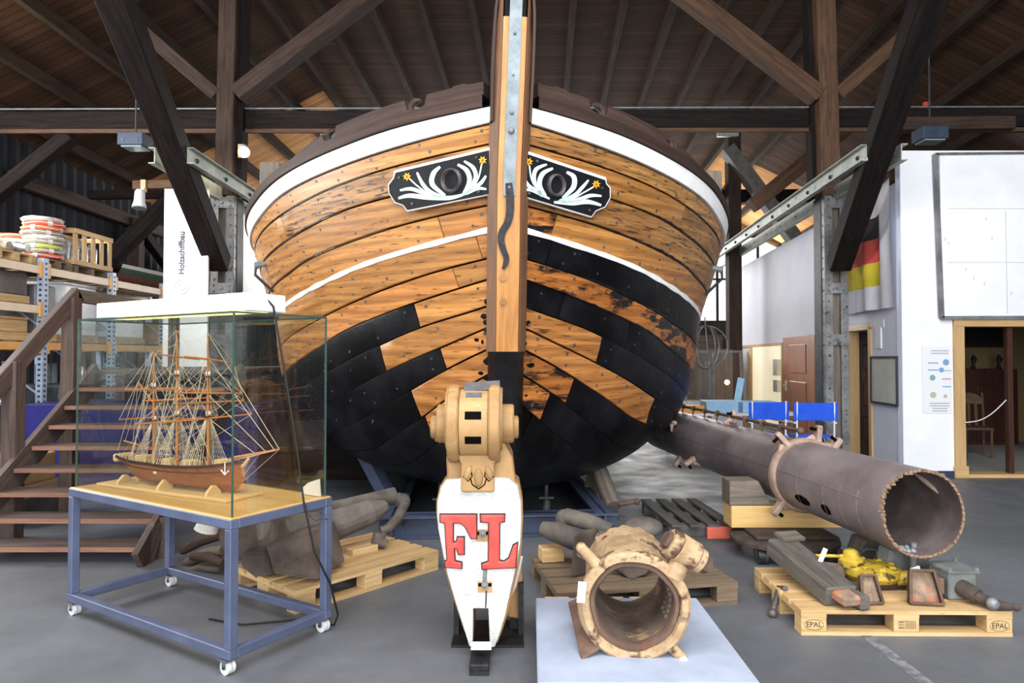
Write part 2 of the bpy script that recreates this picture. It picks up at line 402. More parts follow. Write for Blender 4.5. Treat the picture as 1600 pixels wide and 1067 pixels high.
plain('chart', (196, 198, 184), (208, 210, 198), scale=3, rough=.6)
plain('canvas', (240, 243, 246), (248, 250, 252), scale=3, rough=.7)
plain('ink_grey', (176, 180, 186), rough=.7); plain('ink_blue', (120, 164, 200), rough=.7); plain('ink_teal', (120, 170, 170), rough=.7); plain('ink_red', (214, 140, 130), rough=.7); plain('ink_sand', (190, 184, 156), rough=.7); plain('panel_ink', (74, 76, 90), rough=.7); plain('tar_nail', (40, 40, 43), (62, 62, 66), scale=30, rough=.5)
plain('skirting_blue', (44, 54, 86), rough=.6)
plain('lamp_body', (40, 52, 72), (52, 64, 84), scale=6, rough=.5)
plain('lamp_glass', (130, 146, 146), rough=.2)
plain('spot_white', (226, 228, 232), rough=.4)
plain('lamp_glow', (255, 236, 200), emit=((255, 226, 170), 25))
plain('tube_glow', (255, 240, 200), emit=((255, 214, 130), 5))
plain('window_glow', (232, 222, 196), emit=((244, 232, 200), .55), rough=.4)
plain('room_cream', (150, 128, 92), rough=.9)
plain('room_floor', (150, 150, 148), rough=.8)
plain('alarm_red', (200, 60, 50), rough=.5)
plain('glass_edge', (60, 84, 76), rough=.15)
plain('stamp', (60, 48, 38), rough=.8)
plain('floor_line', (132, 134, 138), (92, 94, 98), scale=14, lo=.4, hi=.6, rough=.8)
def glass(name, tint, refl=.9):
    m, nt, b = nodes(name); nt.nodes.remove(b); out = nt.nodes['Material Output']
    t = N(nt, 'ShaderNodeBsdfTransparent'); t.inputs[0].default_value = tint
    g = N(nt, 'ShaderNodeBsdfGlossy'); g.inputs['Roughness'].default_value = .02; g.inputs[0].default_value = (refl, refl, refl, 1)
    lw = N(nt, 'ShaderNodeLayerWeight'); lw.inputs[0].default_value = .5
    pw = N(nt, 'ShaderNodeMath', operation='POWER'); pw.inputs[1].default_value = 4.0; nt.links.new(lw.outputs['Facing'], pw.inputs[0])
    fr = N(nt, 'ShaderNodeMath', operation='MULTIPLY_ADD'); fr.inputs[1].default_value = .8; fr.inputs[2].default_value = .06; nt.links.new(pw.outputs[0], fr.inputs[0])
    ms = N(nt, 'ShaderNodeMixShader')
    nt.links.new(fr.outputs[0], ms.inputs[0]); nt.links.new(t.outputs[0], ms.inputs[1]); nt.links.new(g.outputs[0], ms.inputs[2]); nt.links.new(ms.outputs[0], out.inputs[0])
glass('case_glass', (.95, .97, .96, 1)); glass('pane_glass', (.97, .98, .98, 1))
# concrete floor
m, nt, b = nodes('concrete')
v = coords(nt, 'Object', (1, 1, 1), False)
c = ramp(nt, noise(nt, v, .55, 8, .65, .4), [(.3, srgb((82, 85, 90))), (.7, srgb((110, 113, 118)))])
c = mix(nt, ramp(nt, noise(nt, v, 6, 6, .7), [(.35, G(0)), (.75, G(.35))]), c, srgb((74, 75, 78)))
c = mix(nt, ramp(nt, noise(nt, v, 38, 3), [(.70, G(0)), (.76, G(.8))]), c, srgb((140, 140, 142)))
nt.links.new(c, b.inputs['Base Color'])
nt.links.new(ramp(nt, noise(nt, v, 2.4, 5), [(.3, G(.42)), (.7, G(.68))]), b.inputs['Roughness'])
bump(nt, b, noise(nt, v, 60, 4), .08, .004)
# roof boarding: narrow boards across the rafters; second set has window light painted into its colour
for nm_, ca, cb_, cm, cs in (('roof_boards', (54, 37, 27), (80, 56, 40), (20, 15, 12), (50, 34, 26)), ('roof_boards_lit', (168, 120, 74), (196, 146, 96), (84, 58, 36), (150, 104, 62))):
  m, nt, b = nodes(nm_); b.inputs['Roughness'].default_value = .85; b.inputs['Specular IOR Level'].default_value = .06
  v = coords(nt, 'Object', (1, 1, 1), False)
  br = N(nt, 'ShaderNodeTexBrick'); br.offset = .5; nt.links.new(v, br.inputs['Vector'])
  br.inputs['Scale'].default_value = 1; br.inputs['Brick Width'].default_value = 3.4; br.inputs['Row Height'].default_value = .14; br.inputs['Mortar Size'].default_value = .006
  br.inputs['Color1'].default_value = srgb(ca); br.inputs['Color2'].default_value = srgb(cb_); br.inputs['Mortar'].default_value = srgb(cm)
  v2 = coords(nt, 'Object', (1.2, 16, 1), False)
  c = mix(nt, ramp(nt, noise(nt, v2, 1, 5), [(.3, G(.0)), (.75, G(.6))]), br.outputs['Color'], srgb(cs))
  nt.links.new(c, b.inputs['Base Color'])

# ================================================================== THE HALL
BYAW = math.radians(2.5); BD = V(math.sin(BYAW), math.cos(BYAW), 0); BL = V(math.cos(BYAW), -math.sin(BYAW), 0)
def W(x, y, z=0.0): return BL * x + BD * y + V(0, 0, z)
def roofz(y): return 8.25 - .045 * y
AIS = 4.9
def roofx(x, y): return roofz(y) - max(0, abs(x) - AIS) * .5
def roofat(p): return roofx(p.dot(BL), p.dot(BD))
b = MB(); b.add([(-18, -10, 0), (20, -10, 0), (20, 27, 0), (-18, 27, 0)]); b.face((0, 1, 2, 3))
tag(b.build('floor', 'concrete', loc=(0, 0, 0)), 'grey concrete hall floor', kind='structure')
# worn painted line on the floor
fl = MB(); p = pz(1352, 992); q = pz(1470, 1085); fl.beam(p + V(0, 0, .001), q + V(0, 0, .001), .07, .002)
tag(fl.build('floor_marking', 'floor_line'), 'worn pale paint line on the floor before the pallet', 'floor marking')
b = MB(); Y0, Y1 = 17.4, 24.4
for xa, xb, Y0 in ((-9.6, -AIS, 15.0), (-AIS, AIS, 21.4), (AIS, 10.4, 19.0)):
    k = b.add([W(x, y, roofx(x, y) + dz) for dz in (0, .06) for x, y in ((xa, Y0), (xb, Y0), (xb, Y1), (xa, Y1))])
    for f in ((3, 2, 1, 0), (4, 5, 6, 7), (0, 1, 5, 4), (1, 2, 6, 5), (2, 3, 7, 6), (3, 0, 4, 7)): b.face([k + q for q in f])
tag(b.build('ceiling_end', 'roof_boards_lit', loc=(0, 0, 0)), 'far end roof boarding painted paler for window light', kind='structure')
b = MB(); Y0, Y1 = -8.5, 17.4
XS = (-9.6, -AIS, AIS, 10.4)
for xa, xb, Y1 in zip(XS, XS[1:], (15.0, 21.4, 19.0)):
    k = b.add([W(x, y, roofx(x, y) + dz) for dz in (0, .06) for x, y in ((xa, Y0), (xb, Y0), (xb, Y1), (xa, Y1))])
    for f in ((3, 2, 1, 0), (4, 5, 6, 7), (0, 1, 5, 4), (1, 2, 6, 5), (2, 3, 7, 6), (3, 0, 4, 7)): b.face([k + q for q in f])
ceil = tag(b.build('ceiling', 'roof_boards', loc=(0, 0, 0)), 'dark boarded timber roof', kind='structure')
for k in range(-11, 12):
    x = .54 + .86 * k
    p = W(x, -8.3, roofx(x, -8.3) - .1); q = W(x, 24, roofx(x, 24) - .1)
    m = MB(); m.beam(p, q, .11, .2); m.build('rafter', 'rafter', ceil)
# roof purlins across the rafters
for y in (4.4, 22.5):
    m = MB(); m.beam(W(-AIS, y, roofz(y) - .34), W(AIS, y, roofz(y) - .34), .2, .26); m.build('purlin', 'beam_dark', ceil)
# left wall: dark trapezoid sheet metal
m = MB(); row = []; x0 = -9.4
ys = np.arange(-8.4, 24.2, .15)
for i, y in enumerate(ys):
    row.append((x0 + (.0 if (i // 1) % 2 else .035), y))
for i in range(len(row) - 1):
    (xa, ya), (xb, yb) = row[i], row[i + 1]
    a = m.add([W(xa, ya, 0), W(xb, yb, 0), W(xb, yb, roofx(xb, yb)), W(xa, ya, roofx(xa, ya))]); m.face((a, a + 1, a + 2, a + 3))
tag(m.build('wall_left', 'wall_corrugated', loc=(0, 0, 0)), 'dark corrugated sheet wall on the left', kind='structure')
m = MB(); m.box(W(10.1, 8, 2.6), (.2, 33, 5.2), Rz(-BYAW)); tag(m.build('wall_right', 'far_wall'), 'plain right hall wall', kind='structure')
# far wall with a band of windows
m = MB()
R = Rz(-BYAW)
m.box(W(.3, 24, 1.4), (19.4, .2, 2.8), R); m.box(W(0, 24, 6.4), (2 * AIS + 1.6, .2, 1.2), R)
tag(m.build('wall_far', 'far_wall'), 'far end wall below and above a window band', kind='structure')
n = 1
for x in np.arange(-9.3, 9, 2.8):
    m = MB()
    for dx in (0, 1.4): m.box(W(x + dx, 24, 4.3), (.07, .1, 3.0), R)
    for z in (2.83, 4.3, 5.77): m.box(W(x + 1.4, 24, z), (2.8, .09, .06), R)
    o = tag(m.build('window_%d' % n, 'steel_dark'), 'tall bright window in the end wall', kind='structure'); n += 1
    for dx in (.7, 2.1):
        for z in (3.56, 5.04):
            g = MB(); g.box(W(x + dx, 24, z), (1.33, .012, 1.4), R); g.build('pane', 'pane_glass', o)

# ---- timber frame at the two visible bays
def timber(name, label, p, q, wd, h, mat, up=(0, 0, 1), cat='beam', group=None):
    m = MB(); m.beam(p, q, wd, h, up)
    return tag(m.build(name, mat, bevel=.012), label, cat, group)
FY = 10.5
RPX, LPX = 4.86, -4.42
m = thing('cross_beam', 'long dark cross beam spanning the hall behind the ship bow', 'beam', (0, FY, 5.2))
a = px(-60, 186, FY); c = px(1640, 178, FY)
MB().beam((a.x, FY + .25, 5.31), (c.x, FY + .25, 5.36), .24, .28).build('timber', 'beam_dark', m, bevel=.01)
MB().beam((a.x, FY + .14, 5.135), (c.x, FY + .14, 5.165), .05, .06).build('ledge_strip', 'beam_warm', m)
MB().tube([(a.x, FY + .10, 5.475), (0, FY + .10, 5.495), (c.x, FY + .10, 5.515)], .012, 6).build('conduit', 'galvanised', m)
timber('cross_beam', 'far dark cross beam high above the white side wall', (-8.2, 16.9, 5.5), (10.2, 16.5, 5.5), .3, .32, 'beam_dark')
def steel_column(x, y, side, label):
    t = thing('steel_column', label, 'column', (x, y, 0))
    H = 4.05; wd = .34; dp = .34
    MB().box((x, y, H / 2), (.17, .24, H)).build('timber_core', 'old_wood', t)
    for sx in (-1, 1):
        for sy in (-1, 1):
            mm = MB(); mm.box((x + sx * (wd/2 - .055), y + sy * dp / 2, H / 2), (.11, .014, H)); mm.box((x + sx * wd / 2, y + sy * (dp/2 - .05), H / 2), (.014, .10, H))
            mm.build('angle_iron', 'steel_column' if sx != -1 or x < 0 else 'steel_column', t)
    MB().box((x + (-1 if x > 0 else 1) * (wd / 2 + .012), y + .05, H / 2), (.01, dp - .1, H)).build('web_plate', 'steel_dark', t)
    for z in (.14, 1.86, 2.64, 3.94):
        mm = MB(); mm.box((x, y - dp / 2 - .014, z), (wd + .01, .016, .16)); o = mm.build('batten_plate', 'steel_column', t)
        mm = MB()
        for sx in (-1, 0, 1):
            for dz in ((-.045, .045) if sx else (0,)):
                mm.ball((x + sx * (wd/2 - .05), y - dp / 2 - .022, z + dz), .021 if sx else .028, 8, 6, (1, .7, 1))
        mm.build('rivet_heads', 'steel_column', o, smooth=60)
    mm = MB()
    for z in np.arange(.3, 3.85, .165):
        for sx in (-1, 1):
            mm.ball((x + sx * (wd/2 - .05), y - dp / 2 - .01, z), .019, 8, 6, (1, .7, 1))
            mm.ball((x + sx * (wd/2 + .006), y - dp / 2 + .06, z), .019, 8, 6, (.7, 1, 1))
    tag(mm.build('rivets', 'steel_column', t, smooth=60), kind='stuff')
    return t
steel_column(4.92, FY, 1, 'riveted grey steel column beside the flag and the dark doorway')
steel_column(-4.40, FY, -1, 'riveted grey steel column behind the white vertical banner panel')
def post(x, y, z0, label, wd=.30, mat='beam_brown', tx=0):
    t = thing('timber_post', label, 'post', (x, y, z0))
    zt = roofz(y) - .34
    MB().beam((x, y, z0), (x + tx, y, zt), wd, .30, (0, 1, 0)).build('post_timber', mat, t, bevel=.012)
    MB().beam((x + (.16 if x < 0 else -.16), y + .14, z0 + .06), (x + (.16 if x < 0 else -.16) + tx, y + .14, zt), .10, .22, (0, 1, 0)).build('side_timber', 'beam_dark', t)
    return t
post(4.88, FY, 4.06, 'brown square timber post standing on the steel column by the flag', .29, 'beam_warm', -.06)
post(-4.41, FY, 4.06, 'brown square timber post standing on the steel column by the spotlight', .27, 'beam_brown', .05)
m = MB(); p = px(1137, 300, 16.6)
timber('timber_post', 'thin timber post right of the ship under the far cross beam', (p.x, 16.2, 0), (p.x, 16.2, 7.2), .30, .3, 'beam_brown', (0, 1, 0), 'post')
p = px(517, 300, 16.6)
timber('timber_post', 'thin timber post peeking over the left bulwark of the ship', (p.x, 16.2, 0), (p.x, 16.2, 7.2), .30, .3, 'beam_brown', (0, 1, 0), 'post')
for sx, uu in ((1, 1137), (-1, 517)):
    p = px(uu, 200, 15.98)
    t = thing('post_bracket', 'pale metal bracket with two lamps on the far post ' + ('right of the bow' if sx > 0 else 'left of the bow'), 'bracket', p)
    MB().box(p + V(0, .0, -.1), (.5, .1, .22)).build('plate', 'rail_paint', t, bevel=.01)
    for d in (-.36, .36): MB().box(p + V(d, -.02, .02), (.2, .14, .12)).build('lamp_head', 'spot_white', t, bevel=.01)
# knee braces in the frame plane
YB = FY - .02
timber('knee_brace', 'brown diagonal brace from right post up towards the bow', px(1278, 152, YB), px(1040, -30, YB), .24, .30, 'beam_warm', (0, 1, 0), 'brace')
timber('knee_brace', 'short brown brace from right post up to the black strut', px(1306, 150, YB), px(1450, 22, YB), .2, .26, 'beam_warm', (0, 1, 0), 'brace')
timber('knee_brace', 'brown diagonal brace from left post up towards the bow', px(372, 150, YB), px(606, -28, YB), .24, .32, 'beam_brown', (0, 1, 0), 'brace')
timber('knee_brace', 'brown brace from left post up to the black strut', px(342, 152, YB), px(208, 36, YB), .2, .28, 'beam_brown', (0, 1, 0), 'brace')
timber('knee_brace', 'dark brace from cross beam down to the left wall', px(112, 212, FY + .3), px(-45, 335, FY + .3), .2, .24, 'beam_dark', (0, 1, 0), 'brace')
timber('knee_brace', 'dark brace from cross beam down at the right edge', px(1572, 195, FY + .3), px(1670, 262, FY + .3), .2, .24, 'beam_brown', (0, 1, 0), 'brace')
timber('support_beam', 'timber corbel under the cross beam above the whiteboard', px(1385, 184, FY + .1) - V(0, 0, .12), px(1580, 182, FY + .1) - V(0, 0, .12), .22, .2, 'beam_brown')
timber('knee_brace', 'grey painted diagonal brace behind the right crane rail', px(1136, 232, 16.0), px(1300, 452, 16.0), .3, .34, 'grey_brace', (0, 1, 0), 'brace')
timber('knee_brace', 'far brown brace rising right of the thin post', px(1175, 322, 12.6), px(1335, 190, 12.6), .26, .26, 'beam_warm', (0, 1, 0), 'brace')
timber('knee_brace', 'far dark brace crossing the dark wall beside the banner panel', px(178, 400, 13.2), px(270, 310, 13.2), .24, .28, 'beam_dark', (0, 1, 0), 'brace')
# big black struts rising towards the viewer
timber('roof_strut', 'big black timber strut leaning out at the right in front of the flag', (4.86, 10.12, 2.98), (3.88, 5.4, 6.03), .29, .30, 'beam_dark', cat='strut')
timber('roof_strut', 'big black timber strut leaning out at the left over the banner panel', (-4.36, 10.14, 2.98), (-3.80, 5.4, 6.03), .29, .30, 'beam_dark', cat='strut')
# crane rails: pairs of steel channels
def channel(m, p, q, h, fl, th, s):
    p = Vector(p); q = Vector(q); x = (q - p).normalized(); y = V(0, 0, 1).cross(x).normalized()
    m.beam(p, q, th, h)
    for dz in (-h / 2 + th / 2, h / 2 - th / 2):
        m.beam(p + y * s * fl / 2 + V(0, 0, dz), q + y * s * fl / 2 + V(0, 0, dz), fl, th)
def rail(label, p, q, inner):
    t = thing('crane_rail', label, 'rail', p)
    x = (q - p).normalized(); y = V(0, 0, 1).cross(x).normalized()
    for s in (-1, 1):
        m = MB(); channel(m, p + y * s * .2, q + y * s * .2, .2, .075, .012, s); m.build('channel', 'rail_paint', t)
    mm = MB()
    L = (q - p).length
    for k in range(int(L / .9)):
        for s in (-1, 1): mm.ball(p + x * (.25 + k * .9) + y * s * .21, .03, 8, 5)
    tag(mm.build('bolts', 'steel_dark', t), kind='stuff')
rail('pale steel crane rail running back along the right columns', V(4.53, 8.25, 4.09), V(5.42, 19, 4.09), -1)
rail('pale steel crane rail running back along the left columns', V(-4.20, 8.35, 4.08), V(-4.34, 19, 4.08), 1)
# left wall purlins and posts
timber('wall_rail', 'grey timber rail along the dark left wall', W(-9.2, 11.4, 4.72), W(-9.2, 16.2, 4.62), .16, .26, 'beam_brown', cat='beam')
timber('wall_post', 'timber wall post behind the stacked life rings', W(-9.1, 14.9, 0), W(-9.1, 14.9, 4.7), .24, .24, 'beam_brown', (0, 1, 0), 'post')
timber('wall_brace', 'dark diagonal wall brace behind the slatted crate', W(-9.1, 15.2, 4.4), W(-9.1, 18.2, 2.6), .2, .22, 'beam_dark', cat='brace')
# hanging luminaires
def floodlight(label, c):
    t = thing('floodlight', label, 'lamp', c)
    MB().box(c, (.36, .3, .18)).build('housing', 'lamp_body', t, bevel=.01)
    MB().box(c + V(0, 0, -.1), (.28, .24, .02)).build('lens', 'lamp_glass', t)
    MB().tube([c + V(0, .0, .09), V(c.x, c.y, roofat(c) - .01)], .014, 6).build('hanger', 'steel_dark', t)
    for s in (-1, 1): MB().cyl(c + V(s * .1, -.16, -.02), c + V(s * .1, -.14, -.02), .012, 8).build('latch', 'chrome', t)
floodlight('dark blue boxy floodlight hanging under the roof at left', px(212, 221, 9.6))
floodlight('dark blue boxy floodlight hanging under the roof at right', px(1453, 211, 9.6))
def spotlight(label, c, aim, lit, size=1.0, mount=V(0, 0, .2)):
    t = thing('spotlight', label, 'lamp', c)
    a = Vector(aim).normalized()
    MB().tube([c - a * .13 * size, c - a * .10 * size, c + a * .02 * size, c + a * .11 * size], [.045 * size, .06 * size, .065 * size, .088 * size], 16).build('lamp_head', 'spot_white', t, smooth=40)
    MB().cyl(c + a * .112 * size, c + a * .118 * size, .078 * size, 16).build('bulb', 'lamp_glow' if lit else 'lamp_glass', t)
    MB().tube([c - a * .1 * size, c + mount * .5 + V(.02, 0, 0), c + mount], .016 * size, 8).build('bracket_arm', 'spot_white', t)
    MB().box(c + mount, (.08, .05, .2)).build('mounting_plate', 'frame_pine', t)
    if lit:
        l = bpy.data.lights.new('spotlight_beam', 'POINT'); l.energy = 18; l.color = (1, .86, .66); l.shadow_soft_size = .05
        lo = bpy.data.objects.new('spotlight_beam', l); COL.objects.link(lo); lo.location = (a * .2 * size); lo.parent = t
spotlight('small lit white spotlight on the left post', px(381, 234, 10.1), (.35, -.8, -.6), True, .95, V(-.12, .2, .04))
spotlight('large white spotlight hanging on the beam left of the banner panel', px(218, 312, 10.9), (.05, -.15, -1), False, 1.25, V(.0, .12, .25))
spotlight('small white spotlight low on the rail beside the hull', px(378, 300, 10.9), (.1, -.2, -1), False, .7, V(.0, .05, .2))
timber('support_beam', 'short warm timber across the top of the banner panel', px(210, 290, 11.1), px(300, 288, 11.1), .15, .14, 'beam_warm')
timber('support_beam', 'dark far beam behind the large spotlight', px(140, 305, 13.4), px(300, 303, 13.4), .15, .16, 'beam_dark')
c = px(1446, 163, FY + .10); tag(MB().box(c, (.07, .05, .07)).build('alarm_box', 'alarm_red', bevel=.008), 'small red alarm box on the cross beam at right', 'alarm')

# ---- white rooms on the right
WA = V(5.2, 9.08, 0); WD = V(.097, 1, 0).normalized(); WN = V(-WD.y, WD.x, 0)      # side wall line and its outward normal
def SW(y, z, d=0.0):
    return WA + WD * ((y - 9.08) / WD.y) + WN * d + V(0, 0, z)
RS = frame(WD)
def swbox(m, y0, y1, z0, z1, d0, d1):
    a = SW(y0, z0, d0); c = SW(y1, z1, d1)
    ctr = (a + c) / 2; m.box(ctr, ((y1 - y0) / WD.y, abs(d1 - d0), z1 - z0), RS); return m
m = MB(); swbox(m, 9.18, 10.09, 0, 3.97, -.12, 0); swbox(m, 10.09, 10.88, 2.02, 3.97, -.12, 0); swbox(m, 10.88, 18.2, 0, 3.97, -.12, 0)
tag(m.build('wall_side', 'side_wall'), 'pale bluish white side wall with the flag', kind='structure')
m = MB()
def fw(m, x0, x1, z0, z1, d0=0, d1=.12): m.box(((x0 + x1) / 2, 9.08 + (d0 + d1) / 2, (z0 + z1) / 2), (x1 - x0, d1 - d0, z1 - z0))
fw(m, 5.2, 5.98, 0, 4.36); fw(m, 5.98, 7.9, 2.1, 4.36); fw(m, 7.9, 10.3, 0, 4.36)
tag(m.build('wall_front', 'white_wall'), 'bright white front wall of the room at right', kind='structure')
m = MB(); fw(m, 5.2, 5.9, .0, .09, -.015, 0); tag(m.build('baseboard_front', 'skirting_blue'), 'dark blue skirting of the white wall', kind='structure')
m = MB(); fw(m, 5.185, 5.2, 0, 4.3, -.006, .11); tag(m.build('trim_1', 'side_wall'), 'grey corner strip of the white wall', kind='structure')
# pine door frame
m = thing('door_frame', 'pine door frame of the dark room in the white front wall', 'door frame', (6.9, 9.06, 0))
fr = MB(); fw(fr, 5.86, 6.0, 0, 2.12, -.04, .14); fr.build('jamb', 'frame_pine', m, bevel=.006)
fr = MB(); fw(fr, 7.88, 8.02, 0, 2.12, -.04, .14); fr.build('jamb', 'frame_pine', m, bevel=.006)
fr = MB(); fw(fr, 5.86, 8.02, 2.0, 2.14, -.045, .14); fr.build('lintel', 'frame_pine', m, bevel=.006)
fr = MB(); fw(fr, 5.84, 6.02, 0, .16, -.06, -.02); fr.build('plinth_block', 'frame_pine', m, bevel=.006)
fr = MB(); fw(fr, 5.98, 7.9, 0, .05, -.04, .2); fr.build('threshold', 'frame_pine', m, bevel=.006)
# dark room behind
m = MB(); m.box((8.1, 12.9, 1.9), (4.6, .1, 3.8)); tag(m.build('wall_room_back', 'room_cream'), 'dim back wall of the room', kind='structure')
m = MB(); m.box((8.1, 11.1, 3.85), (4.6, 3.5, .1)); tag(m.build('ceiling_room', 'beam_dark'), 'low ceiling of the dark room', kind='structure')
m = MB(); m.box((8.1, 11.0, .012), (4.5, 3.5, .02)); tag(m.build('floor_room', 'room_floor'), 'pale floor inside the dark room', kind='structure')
t = thing('cupboard', 'dark wooden sideboard against the back wall of the dark room', 'cupboard', (7.9, 12.5, 0))
MB().box((7.9, 12.55, .7), (2.4, .5, 1.36)).build('body', 'dark_door', t)
for k in range(3): MB().box((7.1 + k * .8, 12.28, .6), (.7, .03, 1.0)).build('door', 'dark_door', t, bevel=.01)
for k in range(2):
    c = px(1520 + 40 * k, 535, 12.4)
    tag(MB().tube([(c.x, 12.4, 1.38), (c.x, 12.4, 1.46), (c.x + .02, 12.4, 1.56), (c.x, 12.4, 1.64)], [.05, .02, .05, .01], 8).build('candlestick', 'black_iron', smooth=50), ('left' if k == 0 else 'right') + ' small dark figurine on the sideboard in the dark room', 'figurine')
t = thing('picture', 'dark framed picture on the back wall of the dark room', 'picture', (7.9, 12.8, 2.1))
c = px(1525, 522, 12.8)
MB().box(c, (1.1, .05, .5)).build('frame', 'dark_door', t); MB().box(c + V(0, -.03, 0), (.9, .01, .34)).build('canvas', 'board_black', t)
def wooden_chair(x, y, rz, label):
    t = thing('wooden_chair', label, 'chair', (0, 0, 0), 'chairs in the dark room')
    MB().box((0, 0, .45), (.44, .42, .04)).build('seat', 'beam_warm', t, bevel=.01)
    for sx in (-1, 1):
        MB().tube([(sx * .19, -.18, 0), (sx * .19, -.18, .44)], .02, 8).build('leg', 'beam_warm', t)
        MB().tube([(sx * .19, .18, 0), (sx * .2, .19, .5), (sx * .2, .25, 1.0)], .02, 8).build('leg', 'beam_warm', t)
    P = [(-.2, 0.9), (-.1, .98), (0, 1.0), (.1, .98), (.2, .9), (.2, .82), (-.2, .82)]
    MB().poly(P, V(1, 0, 0), V(0, .1, 1), V(0, .14, 0), .025).build('top_rail', 'beam_warm', t)
    for sx in (-.1, 0, .1): MB().beam((sx, .2, .47), (sx, .235, .86), .04, .015, (0, 1, 0)).build('slat', 'beam_warm', t)
    t.location = (x, y, 0.02); t.rotation_euler = (0, 0, rz); return t
wooden_chair(6.78, 10.7, .3, 'pale wooden chair just behind the pine door frame')
wooden_chair(7.35, 10.9, -.3, 'pale wooden chair at the right edge of the dark room')
t = thing('rope_barrier', 'thin white rope slung across the open doorway', 'rope', (6.5, 9.0, 1.0))
MB().tube([px(1508 + 64 * k / 8, 660 - 35 * (k / 8) + 10 * math.sin(math.pi * k / 8), 9.0 + .02) for k in range(9)], .008, 6).build('rope', 'rope_white', t)
MB().tube([px(1572, 625, 9.02), px(1572, 625, 9.02) + V(0, .1, 0)], .02, 8).build('hook', 'black_iron', t)
MB().beam((px(1576, 600, 9.15).x, 9.15, 0.02), (px(1576, 600, 9.15).x, 9.15, 2.0), .07, .07, (0, 1, 0)).build('post', 'dark_door', t)
# large framed whiteboard
t = thing('wall_chart', 'large white framed chart panel above the pine door frame', 'chart', (7.9, 9.0, 2.1))
P0 = V(0, 9.06, 0); n = V(0, -1, 0)
a = onp(1459, 242, P0, n); c = onp(1469, 497, P0, n)
MB().box(((a.x + .06 + 8.6) / 2, 9.05, (a.z + c.z) / 2), (8.6 - a.x - .06, .04, a.z - c.z)).build('panel', 'canvas', t)
fr = MB(); fr.beam((a.x, 9.03, a.z), (c.x, 9.03, c.z), .05, .05, (0, 1, 0)); fr.build('frame_side', 'steel_column', t)
fr = MB(); fr.beam((c.x, 9.03, c.z), (8.6, 9.03, c.z + .01), .05, .05); fr.build('frame_bottom', 'steel_column', t)
fr = MB(); fr.beam((a.x, 9.03, a.z), (8.6, 9.03, a.z + .03), .05, .03); fr.build('frame_top', 'lead_grey', t)
fr = MB()
for (u0, v0, u1, v1) in ((1482, 326, 1600, 326), (1480, 410, 1600, 410), (1571, 330, 1574, 490)):
    p = onp(u0, v0, V(0, 9.029, 0), n); q = onp(u1, v1, V(0, 9.029, 0), n); fr.beam(p, q, .006, .004, (0, 1, 0))
fr.build('grid_line', 'ink_grey', t)
fr = MB()
for (u0, v0) in ((1477, 374), (1482, 380), (1541, 342), (1550, 372), (1509, 421), (1522, 435), (1538, 443), (1580, 458)):
    p = onp(u0, v0, V(0, 9.029, 0), n); fr.box(p, (.008, .004, .04))
tag(fr.build('printed_marks', 'ink_grey', t), kind='stuff')
# sponsor sheet on the white wall
t = thing('sponsor_sheet', 'white notice sheet with small round logos beside the pine door frame', 'notice', (5.7, 9.07, 1.5))
a = onp(1441, 541, P0, n); c = onp(1489, 646, P0, n)
MB().box(((a.x + c.x) / 2, 9.072, (a.z + c.z) / 2), (c.x - a.x, .008, a.z - c.z)).build('sheet', 'paper', t)
marks = [(1478, 566, 5, 'ink_blue'), (1457, 590, 4.5, 'ink_teal'), (1458, 617, 5, 'ink_sand'), (1471, 578, 4, 'ink_blue'), (1477, 619, 3, 'ink_sand')]
for (u0, v0, r, mt) in marks:
    p = onp(u0, v0, V(0, 9.067, 0), n); MB().cyl(p, p + V(0, -.002, 0), r * .0085, 12).build('logo', mt, t)
for (u0, u1, v0, mt) in ((1450, 1466, 567, 'ink_blue'), (1450, 1466, 578, 'ink_blue'), (1474, 1486, 579, 'ink_grey'), (1472, 1486, 592, 'ink_red'), (1473, 1486, 604, 'ink_blue'),
                         (1455, 1482, 548, 'ink_grey'), (1455, 1482, 552, 'ink_grey'), (1453, 1484, 630, 'ink_grey'), (1453, 1484, 634, 'ink_grey'), (1457, 1480, 638, 'ink_grey'), (1457, 1480, 642, 'ink_grey')):
    p = onp(u0, v0, V(0, 9.066, 0), n); q = onp(u1, v0, V(0, 9.066, 0), n); MB().beam(p, q, .004, .014).build('printed_line', mt, t)
# notice on the side wall
t = thing('framed_chart', 'black framed pale sea chart on the side wall below the flag', 'picture', SW(9.6, 1.0, .02))
m = MB(); swbox(m, 9.2, 9.98, .96, 1.58, .001, .03); m.build('chart_sheet', 'chart', t)
for (y0, y1, z0, z1) in ((9.17, 10.01, 1.58, 1.61), (9.17, 10.01, .93, .96), (9.17, 9.2, .93, 1.61), (9.98, 10.01, .93, 1.61)):
    m = MB(); swbox(m, y0, y1, z0, z1, .001, .045); m.build('frame_bar', 'board_black', t)
t = thing('paper_note', 'crumpled white paper strips taped to the side wall', 'paper', SW(9.75, 2.0, .02))
m = MB(); swbox(m, 9.62, 9.95, 2.02, 2.13, .002, .012); m.build('strip', 'paper', t)
m = MB(); swbox(m, 9.7, 9.88, 1.72, 2.02, .002, .02); m.build('strip', 'paper', t)
